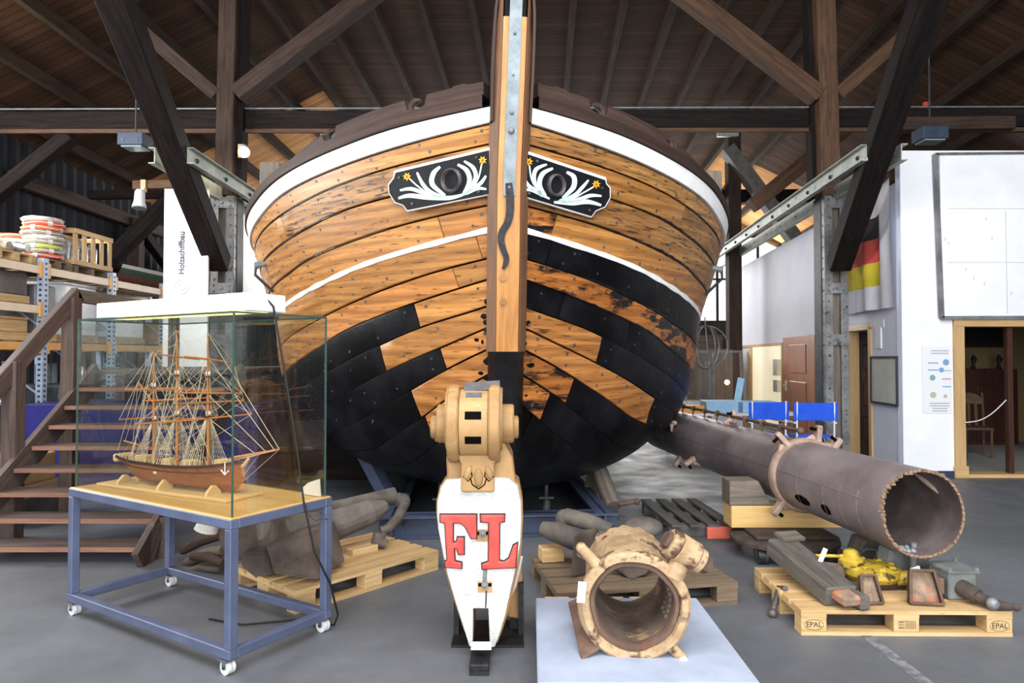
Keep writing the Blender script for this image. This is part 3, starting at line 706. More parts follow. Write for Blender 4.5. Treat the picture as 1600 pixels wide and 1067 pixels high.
# side doorway
t = thing('door_frame', 'pine frame around the dark doorway behind the right steel column', 'door frame', SW(10.5, 0, 0))
for (y0, y1, z0, z1) in ((10.03, 10.13, 0, 2.05), (10.84, 10.94, 0, 2.05), (10.03, 10.94, 2.0, 2.1)):
    m = MB(); swbox(m, y0, y1, z0, z1, -.14, .025); m.build('frame_board', 'frame_pine', t, bevel=.006)
t = thing('inner_door', 'dark brown panelled door standing inside the dark doorway', 'door', SW(10.8, 0, -.3))
m = MB(); m.box(SW(10.95, 1.0, -.5), (.05, .8, 2.0), Rz(.9)); m.build('leaf', 'dark_door', t)
for z in (.45, 1.0, 1.6):
    m = MB(); m.box(SW(10.95, z, -.5) + Rz(.9) @ V(-.03, 0, 0), (.02, .5, .4), Rz(.9)); m.build('door_panel', 'dark_door', t, bevel=.015)
# brown open door
t = thing('wooden_door', 'warm brown panelled door on the side wall behind the blue chairs', 'door', SW(13.3, 0, .05))
m = MB(); swbox(m, 12.3, 14.2, 0, 2.0, .02, .06); m.build('leaf', 'door_wood', t, bevel=.004)
for z0, z1 in ((1.28, 1.84), (.12, .44), (.55, 1.12)):
    m = MB(); swbox(m, 12.75, 13.75, z0, z1, .055, .075); o = m.build('door_panel', 'door_wood', t, bevel=.015)
m = MB(); swbox(m, 13.95, 14.05, .9, 1.12, .06, .07); o = m.build('handle_plate', 'cream', t)
MB().tube([SW(14.0, 1.02, .07), SW(14.0, 1.02, .12), SW(13.75, 1.02, .12)], .012, 8).build('handle', 'chrome', o)
# lit window strip
t = thing('shop_window', 'cream lit glazed window at the far end of the side wall', 'window', SW(16, 0, .03))
m = MB(); swbox(m, 14.4, 16.9, .1, 1.86, .005, .02); m.build('pane', 'window_glow', t)
m = MB(); swbox(m, 17.1, 18.0, .1, 1.80, .005, .02); m.build('pane', 'side_wall', t)
for (y0, y1, z0, z1, mt) in ((16.85, 17.15, 0, 1.86, 'timber_new'), (14.3, 14.42, 0, 1.9, 'frame_pine'), (17.98, 18.1, 0, 1.85, 'frame_pine'), (14.3, 18.1, 1.84, 1.9, 'frame_pine')):
    m = MB(); swbox(m, y0, y1, z0, z1, .0, .04); m.build('window_bar', mt, t)
m = MB(); swbox(m, 14.5, 14.8, 1.2, 1.55, .02, .1); m.build('switch_box', 'cream', t)
m = MB(); swbox(m, 14.5, 14.8, .85, 1.1, .02, .1); m.build('switch_box', 'cream', t)
# flag: white cloth with black, red and yellow stripes, softly folded
t = thing('flag', 'white cloth with black, red and gold stripes hung on the side wall', 'flag', SW(10, 2.3, .05))
def flagpt(y, f):                        # f 0 top..1 bottom
    zt = 4.02 - .02 * (y - 9.1) - .05 * math.sin((y - 9.1) * 2.2); zb = 2.27
    z = zt + (zb - zt) * f
    d = .10 + .03 * math.sin(y * 14 + f * 1.5) * (.4 + .6 * f) + .025 * math.sin(y * 6.3 + 2 * f)
    return SW(y, z, d)
def cloth(y0, y1, f0, f1, name, mat):
    ny = max(4, int((y1 - y0) * 26)); nf = max(3, int((f1 - f0) * 24))
    P = [[flagpt(y0 + (y1 - y0) * i / ny, f0 + (f1 - f0) * j / nf) for j in range(nf + 1)] for i in range(ny + 1)]
    m = MB(); m.grid(P); m.build(name, mat, t, smooth=80)
cloth(9.12, 9.52, 0, 1, 'side_strip', 'flag_white')
for f0, f1, nm, mt in ((0, .215, 'white_field', 'flag_white'), (.215, .40, 'black_stripe', 'flag_black'), (.40, .60, 'red_stripe', 'flag_red'), (.60, .80, 'gold_stripe', 'flag_yellow'), (.80, 1, 'white_field', 'flag_white')):
    cloth(9.52, 11.1, f0, f1, nm, mt)

# ================================================================== THE SHIP
SYAW = math.radians(4.0)
SA = V(-math.sin(SYAW), math.cos(SYAW), 0); SL = V(math.cos(SYAW), math.sin(SYAW), 0); SO = V(-.0135, 4.86, 0)
f_B = pchip([.448, .538, .70, .925, 1.24, 1.6, 2.05, 2.5, 2.95, 3.4, 3.8], [1.40, 1.68, 1.987, 2.362, 2.562, 2.643, 2.689, 2.804, 2.898, 2.969, 3.03])
def f_stem(z): return float(np.interp(z, [.34, .475, .70, 1.06, 1.645, 2.41, 3.31, 4.3, 5.0], [1.125, .855, .72, .594, .45, .297, .144, 0, -.1]))
def f_L(z): return float(np.interp(z, [.43, 1.06, 1.96, 3.31], [2.7, 3.96, 4.23, 4.05]))
AEND = 11.0
def hb(a, z):                       # half breadth
    t = (a - f_stem(z)) / f_L(z)
    t = min(1, max(0, t)); r = f_B(z) * (1 - (1 - t) ** 2.45)
    if a > 9: r *= 1 - .06 * (a - 9) ** 2
    return r
def lean(z): return .03 * max(0, z - 2.9)
def SP3(a, b, z): return SO + SA * a + SL * (b + lean(z) * (1 if a < 1.0 else max(0, 2 - a))) + V(0, 0, z)
def hullpt(a, z, s, off=0.0):
    e = .02
    b = hb(a, z)
    if off:
        da = (hb(a + e, z) - hb(a - e, z)) / (2 * e) if a - e > f_stem(z) else (hb(a + e, z) - b) / e
        dz = (hb(a, z + e) - hb(a, z - e)) / (2 * e)
        n = Vector((-da, 1, -dz)).normalized()      # (a, b, z)
        a2 = a + n.x * off; b2 = b + n.y * off; z2 = z + n.z * off
        return SP3(a2, s * b2, z2)
    return SP3(a, s * b, z)
def seam(pts): return pchip([p[0] * .9 for p in pts], [.16 + .9 * p[1] for p in pts])
SEAMS = [seam(x) for x in (
 [(.2, 3.68), (.7, 3.655), (1.2, 3.59), (1.9, 3.48), (2.6, 3.34), (4, 3.17), (7, 3.05), (13, 3.1)],          # 0 band top
 [(.2, 3.545), (.7, 3.49), (1.3, 3.41), (1.9, 3.32), (2.6, 3.17), (4, 3.0), (7, 2.87), (13, 2.92)],          # 1 band bottom
 [(.2, 3.385), (.9, 3.315), (1.3, 3.26), (2.0, 3.14), (2.7, 3.03), (4, 2.84), (7, 2.68), (13, 2.72)],        # 2
 [(.2, 3.15), (.9, 3.07), (1.3, 3.02), (1.85, 2.91), (2.4, 2.81), (3, 2.73), (4, 2.6), (7, 2.42), (13, 2.45)],  # 3
 [(.2, 2.905), (.8, 2.82), (1.4, 2.71), (1.95, 2.605), (2.3, 2.52), (3.3, 2.38), (4, 2.29), (7, 2.12), (13, 2.15)],  # 4
 [(.2, 2.72), (.75, 2.605), (1.23, 2.505), (1.8, 2.37), (2.5, 2.23), (3.5, 2.08), (7, 1.86), (13, 1.88)],    # 5 strip top
 [(.2, 2.50), (.78, 2.36), (1.1, 2.27), (1.62, 2.12), (2.3, 1.94), (3.5, 1.7), (7, 1.45), (13, 1.48)],       # 6 C
 [(.2, 2.36), (.75, 2.175), (1.2, 2.03), (1.8, 1.83), (2.1, 1.70), (3.5, 1.36), (7, 1.12), (13, 1.15)],      # 7 D
 [(.2, 2.17), (.64, 1.995), (1.0, 1.87), (1.4, 1.70), (2.1, 1.43), (3.5, 1.06), (7, .86), (13, .9)],         # 8 E
 [(.2, 2.04), (.55, 1.86), (.85, 1.7), (1.3, 1.485), (2.2, 1.1), (3.5, .78), (7, .66), (13, .7)],            # 9 F
 [(.2, 1.90), (.59, 1.67), (.9, 1.48), (1.23, 1.27), (1.96, .89), (3, .62), (7, .52), (13, .55)],            # 10 G
 [(.2, 1.76), (.65, 1.44), (1.0, 1.18), (1.2, 1.02), (1.9, .63), (3, .49), (7, .43), (13, .45)],             # 11 H
 [(.2, 1.6), (.7, 1.18), (1.1, .83), (1.6, .52), (2.2, .42), (3, .38), (13, .37)],                          # 12 I
 [(.2, .325), (13, .325)])]                                                                                  # 13 keel line
ship = thing('wooden_ship', 'big wooden sailing ship hull with tarred bottom seen bow on', 'ship', SO + V(0, 1.0, .4))
def strake_pts(k, a, f): return SEAMS[k](a) * (1 - f) + SEAMS[k + 1](a) * f
def a_start(k, f, side, inset=.05):
    # distance aft where the strake meets the stem timber (half breadth .14)
    a = .1
    for _ in range(40):
        z = strake_pts(k, a, f)
        if hb(a, z) >= .13: break
        a += .02
    return a
def plank(k, s, a0, a1, mat, th=.03, off=0.0, f0=0.0, f1=1.0, name='plank', parent=None):
    n = max(6, int((a1 - a0) / .07)) if a1 < 5 else max(10, int((5 - a0) / .07) if a0 < 5 else 6)
    A = list(np.linspace(a0, min(a1, 5), max(2, n)))
    if a1 > 5: A = (A if a0 < 5 else [a0]) + list(np.linspace(max(5, a0), a1, 10))[1:]
    gap = .0065 if mat != 'tar' else .002
    rows = []; uv = []
    fs = [f0, f0, f0 + .06 * (f1 - f0), .5 * (f0 + f1), f1 - .06 * (f1 - f0), f1, f1]; offs = [-th, -.008, 0, 0, 0, -.008, -th] if mat != 'tar' else [-th, -.003, 0, 0, 0, -.003, -th]
    for i, a in enumerate(A):
        zt = strake_pts(k, a, f0); zb = strake_pts(k, a, f1); h = max(.02, zt - zb)
        r = []; ru = []
        st = a_start_cache(k, s) if a == A[0] and a0 < .9 else None
        for f, o in zip(fs, offs):
            ff = f
            z = strake_pts(k, a, ff)
            if f == f0: z -= gap
            if f == f1: z += gap
            aa = a
            if a0 < .9:                                    # fan the stem end along the stem
                t = max(0, 1 - (a - a0) / .35)
                zz = z; need = f_stem(zz) + .045
                aa = max(a, need) if t > 0 else a
                z = strake_pts(k, aa, ff) + (-gap if f == f0 else gap if f == f1 else 0)
            e0 = -.006 if i in (0, len(A) - 1) else 0
            r.append(hullpt(aa, z, s, off + (o if o else e0))); ru.append((a * 1.0, zt - (zt - z) + k * .33))
        rows.append(r); uv.append(ru)
    m = MB(); m.grid(rows, uv=uv, flip=(s > 0))
    c = [len(rows[0]) * 0 + j for j in range(len(rows[0]))]; d = [len(rows[0]) * (len(rows) - 1) + j for j in range(len(rows[0]))]
    m.face(c if s > 0 else c[::-1]); m.face(d[::-1] if s > 0 else d)
    return m.build(name, mat, parent or ship, smooth=35)
def a_start_cache(k, s): return None
PL = {  # strake: [(end a, material) ...] left / right, stem outwards (already in metres)
 1: ([(2.4, 'oak'), (6.5, 'oak'), (AEND, 'oak')], [(2.9, 'oak_weathered'), (7, 'oak'), (AEND, 'oak')]),
 2: ([(1.9, 'oak_weathered'), (5.5, 'oak'), (AEND, 'oak')], [(1.5, 'oak'), (5.2, 'oak_weathered'), (AEND, 'oak')]),
 3: ([(3.1, 'oak'), (7.2, 'oak'), (AEND, 'oak')], [(2.6, 'oak_weathered'), (6.8, 'oak'), (AEND, 'oak')]),
 4: ([(.585, 'oak_red'), (4.2, 'oak'), (AEND, 'oak')], [(.50, 'oak_tarred'), (4.4, 'oak'), (AEND, 'oak')]),
 5: ([(.425, 'oak_red'), (3.2, 'oak'), (7.5, 'oak'), (AEND, 'oak')], [(.515, 'tar'), (3.0, 'tar'), (AEND, 'tar')]),
 6: ([(.595, 'oak'), (3.8, 'oak_red'), (AEND, 'oak_red')], [(4.2, 'oak_tarred'), (AEND, 'oak_tarred')]),
 7: ([(.90, 'oak'), (4.4, 'tar'), (AEND, 'tar')], [(.70, 'tar'), (1.3, 'tar'), (AEND, 'tar')]),
 8: ([(1.23, 'oak'), (5.0, 'tar'), (AEND, 'tar')], [(1.06, 'oak_red'), (4.8, 'tar'), (AEND, 'tar')]),
 9: ([(.805, 'oak_red'), (4.0, 'tar'), (AEND, 'tar')], [(1.88, 'oak_red'), (5.5, 'tar'), (AEND, 'tar')]),
 10: ([(1.09, 'oak_red'), (4.6, 'tar'), (AEND, 'tar')], [(.93, 'oak_tarred'), (4.1, 'tar'), (AEND, 'tar')]),
 11: ([(1.06, 'oak_tarred'), (4.0, 'tar'), (AEND, 'tar')], [(.80, 'oak_tarred'), (4.6, 'tar'), (AEND, 'tar')]),
 12: ([(4.0, 'tar'), (AEND, 'tar')], [(4.2, 'tar'), (AEND, 'tar')])}
A0 = {k: .1 for k in range(13)}
nail_pts = []; nail_tar = []
for k in PL:
    for s, lst in ((-1, PL[k][0]), (1, PL[k][1])):
        zmid = strake_pts(k, .3, .5); a0 = f_stem(zmid) + .045
        for it in range(6): a0 = f_stem(strake_pts(k, a0, .5)) + .05
        for (a1, mt) in lst:
            plank(k, s, a0, a1 - .003, mt)
            a = a0 + .1
            while a < min(a1, 3.6):
                for f in (.25, .74):
                    if random.random() < .62:
                        aa = a + random.uniform(-.05, .05)
                        if aa < a1 - .04:
                            (([] if k > 9 else nail_tar) if mt == 'tar' else nail_pts).append((hullpt(aa, strake_pts(k, aa, f + random.uniform(-.06, .06)), s, -.002), (hullpt(aa, strake_pts(k, aa, f), s, .1) - hullpt(aa, strake_pts(k, aa, f), s, 0)).normalized()))
                a += .27
            a0 = a1 + .003
# treenail heads
m = MB()
for p, nrm in nail_pts: m.cyl(p, p + nrm * .006, .0105 + random.random() * .005, 7)
tag(m.build('treenail_heads', 'nail', ship), kind='stuff')
m = MB()
for p, nrm in nail_tar: m.cyl(p, p + nrm * .005, .010 + random.random() * .004, 7)
tag(m.build('tarred_treenails', 'tar_nail', ship), kind='stuff')
# black tar blots where the planks run into the stem
m = MB()
for s in (-1, 1):
    for k in range(36):
        z = 1.25 + .8 * random.random(); a = f_stem(z) + .055 + .10 * random.random() ** 2.2
        p = hullpt(a, z, s, -.003); nrm = (hullpt(a, z, s, .1) - hullpt(a, z, s, 0)).normalized()
        R_ = nrm.to_track_quat('Z', 'Y').to_matrix()
        m.ball(p, .016 + .018 * random.random(), 9, 4, (1.5 * random.random() + .6, 1, .12), R_)
tag(m.build('tar_blots', 'tar', ship, smooth=60), kind='stuff')
# uneven black caulking along some upper seams
for s, k, x0, x1, amp in ((1, 3, .95, 2.75, .012), (1, 4, .75, 2.7, .014), (1, 2, 1.5, 2.6, .006), (-1, 2, .9, 2.9, .006), (-1, 3, 1.2, 3.1, .009), (-1, 4, .9, 3.0, .005), (1, 7, .7, 2.4, .012), (1, 6, .6, 2.4, .010)):
    rows = []; ph = random.random() * 9
    for i in range(90):
        a = x0 + (x1 - x0) * i / 89; tp = min(1, i / 12, (89 - i) / 8)
        w1 = .004 + amp * tp * max(.1, .55 + .45 * math.sin(a * 9 + ph) + .25 * math.sin(a * 41 + ph) + .2 * math.sin(a * 83))
        w2 = .004 + .7 * amp * tp * max(.1, .5 + .4 * math.sin(a * 7 + ph * 2) + .3 * math.sin(a * 53))
        z = SEAMS[k](a)
        rows.append([hullpt(a, z + w1, s, .0), hullpt(a, z + w1 * .8, s, .003), hullpt(a, z - w2 * .8, s, .003), hullpt(a, z - w2, s, .0)])
    m = MB(); m.grid(rows, flip=(s > 0)); m.build('seam_caulking', 'tar', ship, smooth=60)
# inner dark shell behind the seams, bottom, deck and transom
for s in (-1, 1):
    m = MB(); A = list(np.linspace(.1, 5, 60)) + list(np.linspace(5, AEND, 10))[1:]
    rows = []
    for a in A:
        zt = SEAMS[0](a); r = []
        for j in range(30):
            z = zt + (.45 - zt) * j / 29
            aa = max(a, f_stem(z) + .03); r.append(hullpt(aa, z, s, -.026))
        rows.append(r)
    m.grid(rows, flip=(s > 0)); m.build('inner_shell', 'caulk', ship, smooth=60)
m = MB(); rows = []
for a in [.86, 1.0, 1.3, 1.8, 2.4, 3.2, 5, 8, AEND]:
    b_ = hb(a, .455); rows.append([SP3(a, -b_, .452), SP3(a, 0, .43), SP3(a, b_, .452)])
m.grid(rows, flip=True); m.build('bottom', 'tar', ship)
m = MB(); m.beam(SP3(1.1, 0, .39), SP3(AEND, 0, .39), .22, .12); m.build('keel', 'tar', ship)
m = MB(); rows = []
for a in list(np.linspace(.35, 5, 16)) + [7, 9, AEND]:
    z = SEAMS[0](a) - .3; b_ = hb(a, z) - .05; rows.append([SP3(a, -b_, z), SP3(a, 0, z + .06), SP3(a, b_, z)])
m.grid(rows); m.build('deck', 'old_wood', ship)
m = MB(); zs = np.linspace(.45, SEAMS[0](AEND), 14)
P = [SP3(AEND, hb(AEND, z), z) for z in zs] + [SP3(AEND, -hb(AEND, z), z) for z in zs[::-1]]
m.poly3(P, SA, .05); m.build('transom', 'oak', ship)
# white wale band, thin white strip, cap rail and bulwark with cut fairleads
for s in (-1, 1):
    plank(0, s, .2, AEND, 'white_paint', th=.05, off=.022, name='white_band')
    # thin painted strip
    rows = []; A = list(np.linspace(f_stem(2.55) + .07, 5, 60)) + list(np.linspace(5, AEND, 8))[1:]
    for a in A:
        z = SEAMS[5](a); w_ = .021 + .003 * math.sin(a * 23) + .002 * math.sin(a * 61)
        rows.append([hullpt(a, z + w_, s, -.004), hullpt(a, z + w_ - .002, s, .006), hullpt(a, z - w_ + .002, s, .006), hullpt(a, z - w_, s, -.004)])
    m = MB(); m.grid(rows, flip=(s > 0)); m.build('white_strip', 'white_paint', ship, smooth=50)
    # cap rail: flat timber above the band
    A = list(np.linspace(.23, 5, 70)) + list(np.linspace(5, AEND, 8))[1:]
    rows = []; uv = []
    for a in A:
        z = SEAMS[0](a); n_ = hullpt(a, z, s, .04); i_ = hullpt(a, z, s, -.16)
        h = .088
        rows.append([V(n_.x, n_.y, z - .004), V(n_.x, n_.y, z + h), V(i_.x, i_.y, z + h), V(i_.x, i_.y, z - .004)]); uv.append([(a, 0), (a, .1), (a, .3), (a, .4)])
    m = MB(); m.grid(rows, cv=True, flip=(s > 0), uv=None); 
    m.u = []
    for i in range(len(A) - 1):
        for j in range(4): m.u.append([(A[i], j * .1), (A[i + 1], j * .1), (A[i + 1], j * .1 + .1), (A[i], j * .1 + .1)][::(-1 if s > 0 else 1)])
    m.build('cap_rail', 'bulwark_brown', ship, smooth=40)
    # bulwark plank with two hooked fairlead notches, tapering away aft
    A = np.arange(.22, 1.56, .012); rows = []
    for a in A:
        z = SEAMS[0](a) + .086
        h = .105 if a < 1.1 else max(.0, .105 * (1.55 - a) / .45)
        if a < .28: h *= .95
        for c_ in (.545, 1.13):
            if c_ - .055 < a < c_ + .055: h = min(h, .012 + .02 * abs((a - c_) / .055) ** 3)
        if .30 < a < .36: h += .012
        n_ = hullpt(a, z, s, .015); i_ = hullpt(a, z, s, -.10)
        rows.append([V(n_.x, n_.y, z), V(n_.x, n_.y, z + h), V(i_.x, i_.y, z + h), V(i_.x, i_.y, z)])
    m = MB(); m.grid(rows, cv=True, flip=(s > 0)); m.u = []
    for i in range(len(A) - 1):
        for j in range(4): m.u.append([(A[i], j * .1), (A[i + 1], j * .1), (A[i + 1], j * .1 + .1), (A[i], j * .1 + .1)][::(-1 if s > 0 else 1)])
    m.face([0, 1, 2, 3] if s < 0 else [3, 2, 1, 0])
    bw = m.build('bulwark', 'bulwark_brown', ship, smooth=30)
    for c_ in (.545, 1.13):       # hooked fairlead lips
        a = c_ - .03; z = SEAMS[0](a) + .1
        p = hullpt(a, z, s, -.04); q = hullpt(c_ + .045, z, s, -.04)
        m = MB(); m.tube([V(q.x, q.y, z + .0), V(q.x, q.y, z + .06), V((p.x * .4 + q.x * .6), (p.y * .4 + q.y * .6), z + .085), V((p.x * .75 + q.x * .25), (p.y * .75 + q.y * .25), z + .08)], [.034, .032, .026, .014], 8); m.build('fairlead_horn', 'bulwark_brown', bw, smooth=60)
    # timberhead
    a = 2.15; z = SEAMS[0](a) + .02; p = hullpt(a, z, s, -.12)
    m = MB(); m.box((p.x, p.y, z + .17), (.2, .2, .34), Rz(SYAW)); m.build('timberhead', 'old_wood', ship, bevel=.02, seg=2)
    # short scupper pipe
    a = 2.62; z = SEAMS[3](a) - .03; p = hullpt(a, z, s, -.02); q = hullpt(a, z, s, .09)
    m = MB(); m.tube([p, q], .03, 10); m.tube([q - (q - p).normalized() * .02, q + (q - p).normalized() * .01], .038, 10); m.build('scupper', 'galvanised', ship, smooth=40)
    m = MB(); m.tube([q, q + V(0, -.02, -.1), hullpt(a, z - .3, s, .01)], .016, 8); m.build('scupper_hose', 'rubber_black', ship, smooth=40)
# stem timber
def stem_loft(z0, z1, nz, name, mat, wf=.083, wb=.135, fwd=.10, aft=.16):
    rows = []; uv = []
    for i in range(nz):
        z = z0 + (z1 - z0) * i / (nz - 1); a = f_stem(z)
        sec = [(a + aft, -wb), (a + .02, -wb), (a - fwd, -wf), (a - fwd - .004, 0), (a - fwd, wf), (a + .02, wb), (a + aft, wb)]
        rows.append([SP3(x, y, z) for x, y in sec]); uv.append([(z, .06 * j) for j in range(7)])
    m = MB(); m.grid(rows, uv=uv); n7 = 7
    m.face(range(7)); m.face([n7 * (nz - 1) + j for j in range(7)][::-1])
    return m.build(name, mat, ship, smooth=20)
stem_loft(1.64, 4.02, 30, 'stem_timber', 'oak_stem')
stem_loft(.42, 1.64, 24, 'stem_foot', 'tar', wf=.086, wb=.139, fwd=.103)
stem_loft(4.02, 4.75, 8, 'stem_head', 'beam_dark', wf=.075, wb=.12, fwd=.06)
# brown facing planks on both sides of the stem
for s in (-1, 1):
    rows = []; Z = list(np.linspace(1.64, 3.86, 24)) + [4.1, 4.35, 4.6]
    for z in Z:
        a = f_stem(z); wt = .058 if z < 3.4 else .058 + .02 * min(1, (z - 3.4) / .3)
        out = .137 + (0 if z < 3.9 else -.10 * (z - 3.9))
        o_ = .004
        rows.append([SP3(a - .098, s * (.084 + o_), z), SP3(a - .085, s * (.084 + .018), z), SP3(a + .015, s * (out + .016), z), SP3(a + .12, s * (out + .016), z), SP3(a + .12, s * .1, z)])
    m = MB(); m.grid(rows, flip=(s < 0), uv=[[(z, .07 * j) for j in range(5)] for z in Z]); m.build('stem_cheek', 'stem_brown', ship, smooth=20)
    rows = []; Z = np.linspace(3.32, 4.75, 14)
    for z in Z:
        a = f_stem(z); out = .125 + .012 * max(0, 1 - abs(z - 3.7)) - (.09 * (z - 4.05) if z > 4.05 else 0)
        rows.append([SP3(a - .05, s * out, z), SP3(a - .05, s * (out + .02), z), SP3(a + .2, s * (out + .02), z), SP3(a + .2, s * out, z)])
    m = MB(); m.grid(rows, cv=True, flip=(s < 0)); m.face((0, 1, 2, 3) if s > 0 else (3, 2, 1, 0)); m.build('stem_guard', 'bulwark_brown', ship, smooth=30)
# galvanised strap down the stem front, bolts and the wavy iron tail
rows = []
for z in np.linspace(2.78, 4.75, 20):
    a = f_stem(z) - .103; rows.append([SP3(a + .002, -.042, z), SP3(a - .012, -.042, z), SP3(a - .012, .046, z), SP3(a + .002, .046, z)])
m = MB(); m.grid(rows, cv=True); m.face((0, 1, 2, 3)); strap = m.build('stem_strap', 'galvanised', ship, smooth=30)
m = MB()
for z, r in ((3.235, .025), (3.36, .016), (2.84, .014), (3.9, .012), (3.62, .01)):
    m.ball(SP3(f_stem(z) - .118, .0, z), r, 12, 8, (1, .7, 1))
m.build('strap_bolts', 'steel_column', strap, smooth=60)
PS = SP3(f_stem(2.4) - .104, 0, 2.4); d_ = (SP3(f_stem(2.8) - .104, 0, 2.8) - PS).normalized(); nS = SL.cross(d_).normalized()
if nS.y > 0: nS = -nS
def crop3(x, y): return 590 + x / 4.2105, 210 + y / 4.2105
cl = [(862, 320), (868, 380), (872, 460), (868, 530), (850, 590), (820, 640), (812, 700), (828, 760), (846, 810), (842, 850), (824, 884)]
wd = [22, 26, 26, 25, 24, 23, 22, 20, 18, 17, 8]
def stroke(cl, wd, P0, n, h, m, n_sub=5):
    # smooth tapered stroke on a real plane
    pts = []; ws = []
    for i in range(len(cl) - 1):
        p0 = cl[max(0, i - 1)]; p1 = cl[i]; p2 = cl[i + 1]; p3 = cl[min(len(cl) - 1, i + 2)]
        for j in range(n_sub):
            t = j / n_sub
            pts.append(tuple(.5 * (2*p1[q] + (p2[q]-p0[q])*t + (2*p0[q]-5*p1[q]+4*p2[q]-p3[q])*t*t + (3*p1[q]-p0[q]-3*p2[q]+p3[q])*t**3) for q in (0, 1)))
            ws.append(wd[i] + (wd[i + 1] - wd[i]) * t)
    pts.append(cl[-1]); ws.append(wd[-1])
    Lf, Rt = [], []
    for i, p in enumerate(pts):
        a = pts[max(0, i - 1)]; c = pts[min(len(pts) - 1, i + 1)]
        dx, dy = c[0] - a[0], c[1] - a[1]; l = math.hypot(dx, dy) or 1
        nx, ny = -dy / l * ws[i], dx / l * ws[i]
        Lf.append((p[0] + nx, p[1] + ny)); Rt.append((p[0] - nx, p[1] - ny))
    rows = []
    for l_, r_ in zip(Lf, Rt):
        L3 = onp(*crop3(*l_), P0, n); R3 = onp(*crop3(*r_), P0, n); rows.append([L3, L3 + n * h, R3 + n * h, R3])
    m.grid(rows); m.face((0, 1, 2, 3)); k = len(m.v) - 4; m.face((k + 3, k + 2, k + 1, k))
m = MB(); stroke(cl, wd, PS, nS, .02, m); m.build('iron_tail', 'black_iron', ship, smooth=40)
for (x, y, r) in ((826, 940, .03), (828, 1100, .026)):
    p = onp(*crop3(x, y), PS, nS)
    m = MB(); m.cyl(p, p + nS * .004, r, 14); m.build('wood_plug', 'oak', ship)

# hawse boards with painted foliage
def hawse_board(s, outline, inner, strokes, flowers, ringc, ringR, side):
    def hp(a, z): return hullpt(a * .9, .16 + .9 * z, s, .0)
    if s < 0: A_, B_, C_ = hp(.33, 3.33), hp(.84, 3.27), hp(.84, 2.93)
    else: A_, B_, C_ = hp(.31, 3.33), hp(.80, 3.24), hp(.78, 2.90)
    n = (B_ - A_).cross(C_ - A_).normalized()
    if n.y > 0: n = -n
    P0 = A_ + n * .075
    Pb = P0 - n * .05
    bd = MB(); bd.poly3([onp(*crop3(*p), P0, n) - n * .05 for p in outline], n, .048)
    # pack behind the plate so that it stands on the planking
    brd = bd.build('hawse_board', 'white_paint', ship, bevel=.004)
    m = MB(); m.poly3([onp(*crop3(*p), P0, n) - n * .004 for p in inner], n, .006); m.build('board_face', 'black_gloss', brd)
    cg = onp(*crop3(*ringc), P0, n)
    m = MB(); m.cyl(cg - n * .18, cg - n * .03, ringR * 1.25, 16); m.build('hawse_pipe', 'iron', brd, smooth=40)
    Pf = P0 + n * .002
    for cl in strokes:
        wmx = cl[-1]; c = cl[:-1]; k = len(c)
        ws = [max(2.0, wmx * .5 * math.sin(math.pi * min(1, (i / (k - 1)) * .75 + .12)) ** .8) for i in range(k)]
        if wmx < 12: ws = [wmx * .5] * k
        m = MB(); stroke(c, ws, Pf, n, .003, m); m.build('painted_leaf', 'mint', brd, smooth=40)
    for (x, y) in flowers:
        pts = []
        for i in range(14):
            r = 29 if i % 2 == 0 else 15; pts.append(onp(*crop3(x + r * math.sin(i * math.pi / 7), y + r * math.cos(i * math.pi / 7)), Pf, n))
        m = MB(); m.poly3(pts, n, .004); fo = m.build('painted_flower', 'flower_yellow', brd)
        c = onp(*crop3(x, y), Pf, n) + n * .004; m = MB(); m.cyl(c, c + n * .003, .011, 8); m.build('flower_centre', 'flower_red', fo)
    R_ = Matrix.Identity(3); zx = n; xx = n.orthogonal().normalized(); yy = zx.cross(xx); R_ = Matrix((xx, yy, zx)).transposed()
    prof = [(ringR * .62, -.10), (ringR * .66, -.03), (ringR * .74, .02), (ringR * .86, .034), (ringR * .97, .022), (ringR, .0)]
    m = MB(); m.lathe(prof, cg, R_, 32); rg = m.build('hawse_ring', 'iron', brd, smooth=60)
    m = MB(); m.cyl(cg - n * .10, cg - n * .095, ringR * .63, 24); m.build('hawse_hole', 'caulk', rg)
    q = cg - n * .080 + V(.03 if s < 0 else -.035, 0, .02)
    m = MB(); m.poly3([q + V(-.03, 0, .035), q + V(.025, 0, .03), q + V(.03, 0, -.035), q + V(-.012, 0, -.03)], n, .003); m.build('inner_timber', 'oak', rg)
    m = MB()
    for (x, y) in side:
        p = onp(*crop3(x, y), Pf, n); m.cyl(p, p + n * .006, .011, 8)
    m.build('board_bolts', 'nail', brd)
hawse_board(-1, [(733, 84), (105, 238), (100, 280), (64, 330), (70, 390), (110, 450), (165, 470), (192, 508), (733, 398)],
            [(733, 104), (118, 252), (108, 288), (74, 334), (78, 386), (116, 444), (170, 464), (196, 498), (733, 392)],
            [[(412, 213), (368, 258), (362, 330), (445, 402), 34], [(260, 250), (300, 330), (355, 382), (440, 412), 26], [(528, 198), (588, 238), (605, 310), (565, 392), 32], [(570, 176), (630, 220), (645, 290), (592, 385), 28],
             [(686, 192), (668, 275), (635, 340), (590, 395), 9], [(714, 272), (680, 320), (620, 362), (555, 402), 26], [(716, 360), (660, 355), (600, 380), (525, 410), 24],
             [(148, 368), (220, 358), (300, 383), (410, 412), 26], [(138, 420), (210, 403), (330, 414), (470, 418), (560, 398), 32], [(212, 292), (270, 345), (340, 388), (425, 412), 9]],
            [(195, 278), (692, 170)], (490, 303), .094, [(143, 285), (228, 456), (650, 152), (665, 376)])
